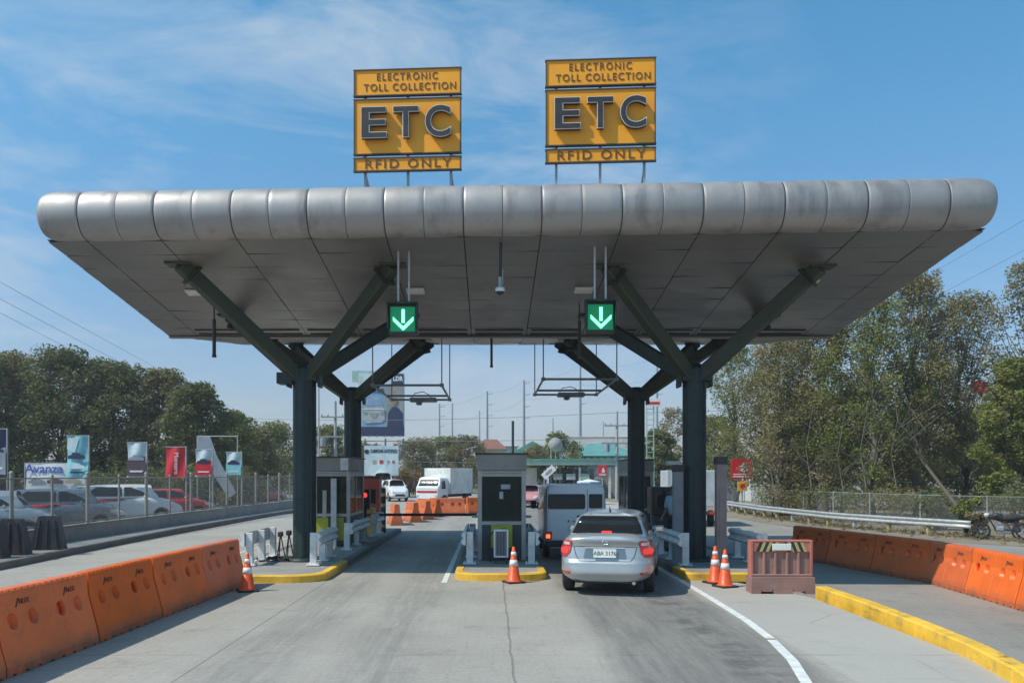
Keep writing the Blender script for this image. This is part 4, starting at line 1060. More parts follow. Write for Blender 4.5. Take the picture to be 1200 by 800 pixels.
for i, (c, rz) in enumerate(pp):
    p = Vector((c.x, c.y, 0)) - G
    MB().cyl(p, p + Vector((0, 0, 1.52)), 0.03, n=8).build('post', 'wall_grey', t)
    if last is not None:
        b.cyl(last + Vector((0, 0, 1.48)), p + Vector((0, 0, 1.48)), 0.013, n=6)
        ni.add([last, p, p + Vector((0, 0, 1.48)), last + Vector((0, 0, 1.48))], [(0, 1, 2, 3)])
    last = p
b.build('rail', 'wall_grey', t); ni.build('net', 'chain_link_thin', t)
# ------------------------------------------------------------------ vehicles
def interp(tab, y):
    if y <= tab[0][0]: return tab[0][1]
    for (a, va), (c, vc) in zip(tab[:-1], tab[1:]):
        if y <= c:
            f = (y - a) / (c - a); f = f * f * (3 - 2 * f); return va + (vc - va) * f
    return tab[-1][1]
def shell(L, W, deck, zb, rear, front, wz, n=4.5, p=6.0, NY=80, NA=112):
    """closed body: deck = height along y, rear/front = inset of the end as a function of height, wz = width factor by height"""
    rows = []
    for i in range(NY + 1):
        t = -math.cos(PI * i / NY); yn = t
        pl = (1 - min(1, abs(yn)) ** p) ** (1 / p)
        zt = interp(deck, yn * L / 2); row = []
        for k in range(NA):
            a = 2 * PI * (k + 0.5) / NA; ca, sa = math.cos(a), math.sin(a); rr_ = 1 / (abs(ca) ** n + abs(sa) ** n) ** (1 / n)
            x = rr_ * ca; z = rr_ * sa
            zz = zb + (zt - zb) * (z + 1) / 2
            e = abs(yn) ** 3
            y = yn * L / 2 + (interp(rear, zz) * e if yn < 0 else -interp(front, zz) * e)
            row.append((x * W / 2 * max(pl, 0.0) * interp(wz, zz), y, zz))
        rows.append(row)
    b = MB(); b.grid(rows, 0, True, True)
    me = b.mesh('shell', 'car_silver')
    bm = bmesh.new(); bm.from_mesh(me); bmesh.ops.remove_doubles(bm, verts=bm.verts, dist=2e-4); bmesh.ops.recalc_face_normals(bm, faces=bm.faces); bm.to_mesh(me); bm.free()
    return me
def bvh_of(*mes):
    vs = []; fs = []
    for me in mes:
        o = len(vs); vs += [v.co.copy() for v in me.vertices]; fs += [[o + i for i in p.vertices] for p in me.polygons]
    return BVHTree.FromPolygons(vs, fs)
def proj(bvh, rows, axis, sgn, off=0.006, nx=12, nz=3):
    """rows: (z, a0, a1); the patch is thrown on to the body along the axis from the side sgn"""
    R2 = []
    for (z0, a0, c0), (z1, a1, c1) in zip(rows[:-1], rows[1:]):
        for k in range(nz):
            f = k / nz; R2.append((z0 + (z1 - z0) * f, a0 + (a1 - a0) * f, c0 + (c1 - c0) * f))
    R2.append(rows[-1]); G = []; last = None
    for z, a, c in R2:
        row = []
        for k in range(nx + 1):
            u = a + (c - a) * k / nx
            o = Vector((u, sgn * 6, z)) if axis == 'y' else Vector((sgn * 6, u, z)); d = Vector((0, -sgn, 0)) if axis == 'y' else Vector((-sgn, 0, 0))
            loc, nr, _, _ = bvh.ray_cast(o, d)
            if loc is None: loc, nr, _, _ = bvh.find_nearest(Vector((u, sgn * 2.0, z)) if axis == 'y' else Vector((sgn * 0.8, u, z)))
            if nr.dot(d) > 0: nr = -nr
            row.append(tuple(loc + (nr * 0.6 - d * 0.4) * off))
        G.append(row)
    b = MB(); b.grid(G, 0, True); return b
def wheel(parent, x, y, r, w, side):
    tw = MB(); s = w / 2
    tw.lathe([(r * 0.62, -s * 0.9), (r * 0.86, -s), (r * 0.97, -s * 0.85), (r, -s * 0.5), (r, s * 0.5), (r * 0.97, s * 0.85), (r * 0.86, s), (r * 0.62, s * 0.9)], n=32, axis='x')
    o = tw.build('wheel', 'tyre', parent, (x, y, r))
    b = MB(); sd = side * s
    b.lathe([(r * 0.63, sd * 0.85), (r * 0.60, sd * 0.7), (r * 0.16, sd * 0.62), (r * 0.12, sd * 0.8), (0, sd * 0.82)], n=24, axis='x')
    for k in range(7):
        a = 2 * PI * k / 7; b.bar((sd * 0.74, r * 0.1 * math.cos(a), r * 0.1 * math.sin(a)), (sd * 0.80, r * 0.6 * math.cos(a), r * 0.6 * math.sin(a)), 0.05, 0.02, up=(1, 0, 0))
    b.build('rim', 'rim', o)
    return o
def arches(me, ys, r, W):
    c = MB()
    for y in ys:
        for s in (-1, 1): c.cyl((s * (W / 2 - 0.24), y, r * 0.98), (s * (W / 2 + 0.3), y, r * 0.98), r + 0.045, n=36)
    return boolean(me, c.mesh('c', 'black_metal'))
def meobj(name, me, m, parent, smooth=True):
    me.materials.clear()
    for q in (m if isinstance(m, (list, tuple)) else [m]): me.materials.append(MATS[q])
    o = bpy.data.objects.new(name, me); COL.objects.link(o); o.parent = parent
    if smooth:
        me.polygons.foreach_set('use_smooth', [True] * len(me.polygons)); me.set_sharp_from_angle(angle=R(38))
    return o
# ---- the silver sedan
def sedan(name, label, loc, rz, paint, group=None, detail=True, lit=True, scale_z=1.0, hatch=False):
    t = thing(name, label, 'car', loc, rz, group)
    L, W = 4.40, 1.70
    deck = [(-2.25, 1.07), (-2.05, 1.125), (-1.5, 1.09), (-1.0, 1.02), (0.8, 1.02), (1.2, 1.0), (1.8, 0.90), (2.1, 0.78), (2.25, 0.66)]
    if hatch: deck = [(-2.25, 1.0), (0.8, 1.05), (1.2, 1.02), (1.8, 0.92), (2.1, 0.80), (2.25, 0.66)]
    rear = [(0.2, 0.16), (0.32, 0.05), (0.42, 0.0), (0.60, 0.015), (0.66, 0.07), (0.9, 0.10), (1.02, 0.06), (1.09, 0.10)]
    front = [(0.2, 0.16), (0.4, 0.0), (0.6, 0.05), (0.9, 0.35), (1.1, 0.6)]
    wz = [(0.2, 0.95), (0.45, 1.0), (0.75, 1.0), (0.95, 0.975), (1.1, 0.93)]
    body = shell(L, W, deck, 0.235, rear, front, wz, n=5.5, p=6.5)
    body = arches(body, (-1.30, 1.28), 0.31, W)
    cl = 4.40 if hatch else 3.16
    cab = shell(cl, W, [(-2.3, 1.42), (-0.9, 1.465), (0.2, 1.48), (2.0, 1.45)], 0.80,
                [(0.8, 0.0), (1.07, 0.10), (1.30, 0.42), (1.43, 0.66), (1.48, 0.8)] if not hatch else [(0.8, 0.0), (1.0, 0.05), (1.43, 0.35), (1.48, 0.5)],
                [(0.8, -0.1), (1.0, 0.12), (1.43, 0.85), (1.48, 1.0)] if not hatch else [(0.8, 0.9), (1.0, 1.15), (1.43, 1.9), (1.48, 2.0)], [(0.8, 0.94), (1.0, 0.91), (1.30, 0.78), (1.42, 0.70), (1.48, 0.62)], n=5.5, p=6.5)
    cy = 0.0 if hatch else -0.30
    cab.transform(Matrix.Translation((0, cy, 0)) @ Matrix.Diagonal((0.95, 1, 1, 1)))
    bo = meobj('body', body, paint, t); co = meobj('cabin', cab, paint, t)
    bv = bvh_of(body); cv = bvh_of(cab)
    proj(cv, [(1.10, -0.63, 0.63), (1.13, -0.62, 0.62), (1.25, -0.575, 0.575), (1.37, -0.52, 0.52), (1.395, -0.49, 0.49)], 'y', -1, 0.014, 48, 8).build('rear_window', 'car_glass', t)
    proj(cv, [(1.04, -0.66, 0.66), (1.25, -0.59, 0.59), (1.40, -0.50, 0.50)], 'y', 1, 0.012, 40, 12).build('windshield', 'car_glass', t)
    for s in (-1, 1):
        e = 0 if not hatch else 0.35
        proj(cv, [(1.06, -0.15, 0.82), (1.22, -0.15, 0.55), (1.385, -0.15, 0.12)], 'x', s).build('side_window', 'car_glass', t)
        proj(cv, [(1.06, -1.25 - e, -0.24), (1.22, -1.10 - e, -0.24), (1.385, -0.85 - e, -0.24)], 'x', s).build('side_window', 'car_glass', t)
        for yy in (-1.30, 1.28): wheel(t, s * (W / 2 - 0.115), yy, 0.30, 0.19, s)
        m = MB(); m.box((s * 0.875, 0.62, 1.04), (0.16, 0.09, 0.11), bev=0.03); m.bar((s * 0.80, 0.62, 1.0), (s * 0.88, 0.62, 1.04), 0.05, 0.05); m.build('mirror', paint, t)
        h = MB(); h.box((s * 0.850, -0.1, 0.80), (0.02, 0.16, 0.025), bev=0.005); h.build('door_handle', paint, t)
        # lamps wrap the corner: rear face part and flank part
        tl = proj(bv, [(0.70, s * 0.70, s * 0.845), (0.78, s * 0.615, s * 0.85), (0.88, s * 0.60, s * 0.84), (0.97, s * 0.575, s * 0.825), (1.00, s * 0.62, s * 0.80)], 'y', -1, 0.016, 26, 6)
        tl.build('tail_light', 'lamp_red', t)
        proj(bv, [(0.76, -2.03, -1.93), (0.88, -2.03, -1.84), (0.98, -2.02, -1.84)], 'x', s, 0.010, 8).build('tail_light', 'lamp_red', t)
        if detail and lit:
            proj(bv, [(0.76, s * 0.665, s * 0.80), (0.80, s * 0.645, s * 0.82), (0.86, s * 0.66, s * 0.80)], 'y', -1, 0.024, 12).build('brake_lamp', 'brake_lit', t)
            proj(bv, [(0.915, s * 0.62, s * 0.74), (0.965, s * 0.62, s * 0.74)], 'y', -1, 0.022, 10).build('turn_lamp', 'lamp_clear', t)
            proj(bv, [(0.395, s * 0.62, s * 0.79), (0.445, s * 0.60, s * 0.80)], 'y', -1, 0.010, 6).build('bumper_reflector', 'lamp_red', t)
        proj(bv, [(0.60, s * 0.42, s * 0.80), (0.70, s * 0.50, s * 0.83), (0.78, s * 0.62, s * 0.82)], 'y', 1, 0.012, 8).build('headlight', 'lamp_clear', t)
    proj(bv, [(0.36, -0.45, 0.45), (0.50, -0.40, 0.40)], 'y', 1, 0.010).build('grille', 'plastic_dark', t)
    if detail:
        proj(bv, [(0.885, -0.555, 0.555), (0.894, -0.56, 0.56)], 'y', -1, 0.005, 20, 1).build('trunk_seam', 'black_metal', t)
        proj(bv, [(0.63, -0.44, 0.44), (0.638, -0.44, 0.44)], 'y', -1, 0.004, 20, 1).build('bumper_seam', 'black_metal', t)
        for s in (-1, 1): proj(bv, [(0.638, s * 0.44, s * 0.452), (0.72, s * 0.50, s * 0.512), (0.885, s * 0.548, s * 0.56)], 'y', -1, 0.004, 2).build('trunk_seam', 'black_metal', t)
        proj(bv, [(0.858, -0.34, 0.34), (0.885, -0.35, 0.35)], 'y', -1, 0.014, 16).build('trim_strip', 'chrome', t)
        proj(bv, [(0.68, -0.36, 0.36), (0.70, -0.375, 0.375), (0.855, -0.34, 0.34)], 'y', -1, 0.005, 16).build('plate_recess', 'car_grey' if paint != 'car_grey' else 'black_metal', t)
        pl = MB().box((0, 0, 0), (0.40, 0.012, 0.155), bev=0.003).build('plate', 'plate_white', t, (0.0, -2.155, 0.775), (R(-6), 0, 0))
        text('plate_number', 'ABA 3176', 0.10, 'plate_green', pl, (0, -0.008, -0.005), ext=0.001, off=0.001, sx=0.95)
        em = MB(); 
        em.tube([(0.055 * math.cos(a / 12 * PI), 0, 0.038 * math.sin(a / 12 * PI)) for a in range(24)], 0.006, 6, closed=True)
        em.tube([(0.022 * math.cos(a / 12 * PI), 0, 0.034 * math.sin(a / 12 * PI)) for a in range(24)], 0.005, 6, closed=True)
        em.tube([(0.042 * math.cos(a / 12 * PI), 0, 0.016 + 0.013 * math.sin(a / 12 * PI)) for a in range(24)], 0.005, 6, closed=True)
        em.build('badge', 'chrome', t, (0.0, -2.135, 0.965), (R(-8), 0, 0))
        proj(cv, [(1.095, -0.10, 0.10), (1.135, -0.085, 0.085)], 'y', -1, 0.03, 6).build('third_brake_lamp', 'brake_lit', t)
        b = MB(); b.tube([(0, -0.95, 1.46), (0, -1.05, 1.54), (0, -1.10, 1.57)], [0.022, 0.010, 0.005], 8); b.build('antenna', 'black_metal', t)
        b = MB(); b.box((0, -2.02, 0.30), (1.10, 0.16, 0.14), bev=0.03); b.build('rear_valance', 'plastic_dark', t)
        b = MB(); b.cyl((0.50, -1.8, 0.25), (0.50, -2.12, 0.25), 0.032, n=14); b.build('exhaust', 'chrome', t)
        proj(cv, [(1.33, -0.50, -0.38), (1.37, -0.49, -0.37)], 'y', -1, 0.012, 4).build('sticker', 'white', t)
    b = MB(); b.box((0, 0, 0.27), (1.3, 3.6, 0.10), bev=0.03); b.build('underbody', 'black_metal', t)
    return t
head = R(-12.5)
cx_, cy_ = 2.00 + 2.2 * math.sin(-head), 14.98 + 2.2 * math.cos(head)
car = sedan('silver_sedan', 'silver four-door sedan with lit brake lights, stopped in the right lane behind the van', (cx_, cy_, 0.004), head, 'car_silver'); car.scale = (1.005, 1, 0.985)

# ---- boxy van ahead of it
t = thing('passenger_van', 'boxy pale grey-white van with two rear windows, ahead of the silver car', 'van', (2.17, 23.5, 0.004), R(-1))
W = 1.60
vb = shell(4.0, W, [(-2.2, 1.86), (-1.6, 1.90), (0.9, 1.90), (1.25, 1.78), (1.7, 1.15), (2.0, 0.9)], 0.30, [(0.3, 0.04), (0.5, 0.0), (1.0, 0.0), (1.5, 0.02), (1.9, 0.06)], [(0.3, 0.05), (0.9, 0.0), (1.3, 0.2), (1.9, 0.4)],
           [(0.3, 0.97), (0.9, 1.0), (1.2, 0.99), (1.8, 0.965)], n=13, p=16)
vb = arches(vb, (-1.15, 1.25), 0.29, W); meobj('body', vb, 'van_white', t); bv = bvh_of(vb)
proj(bv, [(1.28, -0.66, 0.22), (1.32, -0.69, 0.25), (1.62, -0.69, 0.25), (1.66, -0.66, 0.22)], 'y', -1, 0.008).build('rear_window', 'van_glass', t)
proj(bv, [(1.30, 0.36, 0.66), (1.34, 0.34, 0.68), (1.63, 0.34, 0.68), (1.66, 0.36, 0.66)], 'y', -1, 0.008).build('rear_window', 'van_glass', t)
for x in (0.296,): proj(bv, [(0.45, x, x + 0.012), (1.78, x, x + 0.012)], 'y', -1, 0.004, 2, 10).build('door_seam', 'black_metal', t)
for x in (-0.735, 0.735): proj(bv, [(0.45, x - .006, x + 0.006), (1.78, x * 0.98 - .006, x * 0.98 + .006)], 'y', -1, 0.004, 2, 10).build('door_seam', 'black_metal', t)
b = MB(); b.box((0.08, -2.0, 1.10), (0.08, 0.03, 0.05), bev=0.01); b.build('door_handle', 'plastic_dark', t)
b = MB(); b.cyl((-0.17, -2.008, 0.98), (-0.17, -2.0, 0.98), 0.035, n=12); b.box((0.05, -2.004, 0.975), (0.26, 0.01, 0.035)); b.build('decal', 'frame_grey', t)
b = MB(); b.box((0.0, -2.03, 0.42), (1.5, 0.12, 0.16), bev=0.03); b.build('rear_bumper', 'plastic_dark', t)
for s in (-1, 1):
    MB().box((s * 0.67, -2.00, 0.62), (0.16, 0.05, 0.20), bev=0.012).build('tail_light', 'lamp_red', t)
    for y in (-1.15, 1.25): wheel(t, s * 0.70, y, 0.285, 0.17, s)
    for y0, y1 in ((-1.75, -0.75), (-0.68, 0.25), (0.34, 1.0)): proj(bv, [(1.20, y0, y1), (1.62, y0, y1 - 0.1 * (y1 > 0.9))], 'x', s, 0.008).build('side_window', 'van_glass', t)
    b = MB(); b.box((s * 0.96, 0.95, 1.30), (0.16, 0.09, 0.24), bev=0.03); b.bar((s * 0.78, 1.0, 1.15), (s * 0.94, 0.96, 1.25), 0.03, 0.03); b.build('mirror', 'plastic_dark', t)
MB().box((-0.69, -2.028, 0.60), (0.10, 0.02, 0.09), bev=0.01).build('tail_lamp', 'tail_lit', t)
MB().box((0.0, -2.01, 0.80), (0.38, 0.012, 0.15), bev=0.003).build('plate', 'plate_white', t)
proj(bv, [(1.15, -0.6, 0.6), (1.6, -0.55, 0.55)], 'y', 1, 0.008).build('windshield', 'van_glass', t)

# ---- parked cars in the lot
def parked(label, X, Y, rz, paint, kind='sedan', k=1.0):
    g = 'cars parked in the lot behind the fence'
    t = sedan('parked_car', label, (X, Y, -0.045), R(rz), paint, g, detail=False, lit=False, hatch=(kind == 'hatch'))
    t.scale = (k * 1.02, k, k * (1.14 if kind == 'hatch' else 1.02)); return t
parked('silver hatchback parked at the left picture edge behind the fence posts', -16.3, 27.6, -68, 'car_silver', 'hatch')
parked('white sedan parked near the fence behind the dark barriers, the brightest one', -15.8, 23.8, -78, 'car_white')
parked('white car parked in the second row, roof seen above the other white sedan', -18.2, 34.0, -65, 'car_white')
parked('grey hatchback parked at the foot of the teal banner', -16.0, 32.0, -66, 'car_grey', 'hatch')
parked('white sport utility car parked below the maroon and white banner', -16.0, 37.5, -62, 'car_white', 'hatch', 1.05)
parked('small red car parked below the red banner, behind the fence', -16.2, 43.0, -60, 'car_red')
parked('silver car parked in the back row, left of the white sport utility car', -19.3, 38.5, -60, 'car_silver')
parked('red car far back beyond the fence, right of the last banner', -16.7, 62.0, -20, 'car_red')
parked('dark grey sedan parked in the back row behind the white sport utility car', -20.5, 41.5, -60, 'car_grey')
parked('white hatchback parked in the back row behind the small red car', -20.0, 47.0, -62, 'car_white', 'hatch')
parked('red sedan parked low in front of the grey hatchback, mostly behind the wall', -18.6, 29.5, -75, 'car_red')
def far_car(label, X, Y, rz, paint, z=0.0, hatch=False, grp=None):
    t = sedan('car', label, (X, Y, z), R(rz), paint, grp, detail=False, lit=False, hatch=hatch); return t
far_car('pink-red car far down the road between the middle booth and the van', 2.75, 58, 168, 'car_pink', 0.004, True)
far_car('white hatchback behind the trees at the right, beyond the chain-link fence', 14.6, 68, 150, 'car_white', ZR, True)

# ---- white box truck facing us beyond the gate
def box_truck(label, loc, rz, front=True, boxm='truck_white', W=2.1, H=2.72, L=5.2, bz=0.75):
    t = thing('box_truck', label, 'truck', loc, rz)
    b = MB(); b.box((0, -0.6 - 0, (H + bz) / 2), (W, L - 1.7, H - bz), bev=0.03); b.build('cargo_box', boxm, t)
    b = MB()
    for s in (-1, 1):
        for yy in (-0.6 - (L - 1.7) / 2 + 0.03, -0.6 + (L - 1.7) / 2 - 0.03): b.box((s * (W / 2 - 0.02), yy, (H + bz) / 2), (0.07, 0.07, H - bz + 0.02))
    for yy in (-0.6 - (L - 1.7) / 2,): b.box((0, yy - 0.006, (H + bz) / 2), (0.03, 0.02, H - bz - 0.1))
    b.build('corner_trim', 'galvanised', t)
    b = MB(); b.box((0, -0.3, 0.62), (0.8, L - 0.6, 0.2)); b.box((0, -0.6 - (L - 1.7) / 2 - 0.03, 0.62), (W * 0.9, 0.1, 0.16), bev=0.02); b.build('chassis', 'black_metal', t)
    cabw = W * 0.88
    cb = shell(1.7, cabw, [(-0.9, 1.98), (0.35, 1.98), (0.7, 1.4), (0.85, 1.3)], 0.45, [(0, 0)], [(0.4, 0.0), (1.15, 0.0), (1.9, 0.38)], [(0.4, 0.98), (1.1, 1.0), (1.9, 0.93)], n=8, p=9)
    cb.transform(Matrix.Translation((0, L / 2 - 0.65, 0))); meobj('cab', cb, 'car_white', t); bv = bvh_of(cb)
    proj(bv, [(1.16, -cabw * 0.42, cabw * 0.42), (1.78, -cabw * 0.38, cabw * 0.38)], 'y', 1, 0.01).build('windshield', 'van_glass', t)
    proj(bv, [(0.86, -cabw * 0.42, cabw * 0.42), (1.02, -cabw * 0.43, cabw * 0.43)], 'y', 1, 0.012).build('grille_band', 'car_red', t)
    for s in (-1, 1):
        MB().box((s * cabw * 0.40, L / 2 + 0.19, 0.68), (0.26, 0.06, 0.15), bev=0.02).build('headlight', 'lamp_clear', t)
        proj(bv, [(1.15, L / 2 - 0.9, L / 2 - 0.25), (1.7, L / 2 - 0.9, L / 2 - 0.45)], 'x', s, 0.008).build('side_window', 'van_glass', t)
        b = MB(); b.box((s * (cabw / 2 + 0.2), L / 2 - 0.05, 1.45), (0.18, 0.07, 0.42), bev=0.02); b.bar((s * cabw / 2, L / 2 - 0.1, 1.6), (s * (cabw / 2 + 0.2), L / 2 - 0.05, 1.6), 0.03, 0.03); b.build('mirror', 'plastic_dark', t)
        for yy in (L / 2 - 0.75, -L / 2 + 1.1): wheel(t, s * (W / 2 - 0.2), yy, 0.36, 0.24, s)
        MB().box((s * W * 0.38, -0.6 - (L - 1.7) / 2 - 0.09, 0.62), (0.26, 0.04, 0.12), bev=0.01).build('tail_light', 'lamp_red', t)
    return t
box_truck('white box truck facing the toll gate beyond the orange barriers', (-3.35, 63.0, 0.004), R(180 - 24), W=2.15, H=2.62, L=5.4)
box_truck('grey-white box truck driving away on the exit road behind the thick right column', (9.4, 41.0, ZR + 0.004), R(-6), boxm='truck_grey', W=2.2, H=2.55, L=5.4, bz=0.9)
t = far_car('white van parked far left of the box truck beyond the gate', -7.9, 70, 200, 'car_white', 0.0, True); t['category'] = 'van'; t.scale = (0.95, 0.9, 1.2); t.name = 'parked_van'
t = far_car('white minibus parked beyond the gate behind the striped post', -9.9, 78, 190, 'car_white', 0.0, True); t['category'] = 'minibus'; t.scale = (1.15, 1.2, 1.6); t.name = 'minibus'

# ---- motorcycles at the right edge
def motorcycle(label, loc, rz, tank):
    t = thing('motorcycle', label, 'motorcycle', loc, rz, 'motorcycles parked on the verge at the right edge')
    for y in (-0.62, 0.62):
        b = MB(); b.lathe([(0.24, -0.04), (0.29, -0.045), (0.305, 0), (0.29, 0.045), (0.24, 0.04)], n=28, axis='x'); o = b.build('wheel', 'tyre', t, (0, y, 0.305))
        b = MB(); b.lathe([(0.235, -0.02), (0.25, 0), (0.235, 0.02)], n=28, axis='x'); b.cyl((-0.06, 0, 0), (0.06, 0, 0), 0.05, n=12)
        for k in range(8): a = k * PI / 4; b.cyl((0, 0.04 * math.cos(a), 0.04 * math.sin(a)), (0, 0.24 * math.cos(a), 0.24 * math.sin(a)), 0.008, n=5)
        b.build('rim', 'chrome', o)
    b = MB(); b.tube([(0, -0.62, 0.305), (0, -0.2, 0.36), (0, 0.15, 0.34), (0, 0.36, 0.75), (0, 0.33, 0.86)], 0.03, 8); b.tube([(0, -0.55, 0.66), (0, -0.1, 0.62), (0, 0.34, 0.80)], 0.028, 8)
    for s in (-1, 1): b.cyl((s * 0.07, 0.62, 0.305), (s * 0.06, 0.36, 0.92), 0.022, n=8); b.cyl((s * 0.10, -0.60, 0.32), (s * 0.09, -0.42, 0.66), 0.03, n=8)
    b.build('frame', 'black_metal', t)
    b = MB(); b.box((0, 0.02, 0.40), (0.20, 0.28, 0.20), bev=0.05); b.cyl((0, 0.1, 0.45), (0, 0.22, 0.62), 0.08, n=12); b.build('engine', 'frame_grey', t)
    b = MB(); b.tube([(0.12, 0.2, 0.4), (0.16, 0.1, 0.22), (0.16, -0.3, 0.26), (0.16, -0.75, 0.36)], [0.02, 0.022, 0.045, 0.045], 10); b.build('exhaust', 'chrome', t)
    b = MB(); b.tube([(0, 0.34, 0.80), (0, 0.22, 0.84), (0, 0.05, 0.82), (0, -0.08, 0.72)], [0.05, 0.13, 0.14, 0.06], 12); b.build('fuel_tank', tank, t)
    b = MB(); b.tube([(0, 0.0, 0.74), (0, -0.2, 0.77), (0, -0.5, 0.80), (0, -0.72, 0.82)], [0.07, 0.12, 0.11, 0.06], 10); b.build('seat', 'black_rubber', t)
    b = MB(); b.tube([(-0.34, 0.22, 1.02), (-0.2, 0.32, 1.0), (0, 0.36, 0.95), (0.2, 0.32, 1.0), (0.34, 0.22, 1.02)], 0.014, 8); b.build('handlebar', 'chrome', t)
    b = MB(); b.lathe([(0, 0.10), (0.08, 0.07), (0.09, 0.0), (0.05, -0.1)], (0, 0.44, 0.88), 14, axis='y'); b.build('headlight', 'lamp_clear', t)
    for s in (-1, 1):
        b = MB(); b.box((s * 0.32, 0.3, 1.14), (0.12, 0.02, 0.08), bev=0.008); b.cyl((s * 0.28, 0.28, 1.01), (s * 0.32, 0.3, 1.12), 0.008, n=5); b.build('mirror', 'black_metal', t)
    for y, s in ((0.62, 1), (-0.62, -1)):
        b = MB(); rows = []
        for k in range(9):
            a = R(40 + k * 12) if s > 0 else R(50 + k * 12); rows.append([(-0.06, y + 0.34 * math.cos(a), 0.305 + 0.34 * math.sin(a)), (0.06, y + 0.34 * math.cos(a), 0.305 + 0.34 * math.sin(a))])
        b.grid(rows); o = b.build('mudguard', tank, t); m = o.modifiers.new('s', 'SOLIDIFY'); m.thickness = 0.01
    MB().box((0, -0.80, 0.74), (0.10, 0.05, 0.07), bev=0.01).build('tail_light', 'lamp_red', t)
    b = MB(); b.cyl((-0.1, -0.1, 0.25), (-0.28, -0.05, 0.0), 0.014, n=6); b.build('kickstand', 'black_metal', t)
motorcycle('black motorcycle parked on the dirt verge, left one of the pair at the right edge', (18.3, 30.6, ZR + 0.02), R(66), 'black_metal')
motorcycle('dark motorcycle with a red tank, cut by the right picture edge', (19.7, 30.3, ZR + 0.02), R(52), 'car_red')

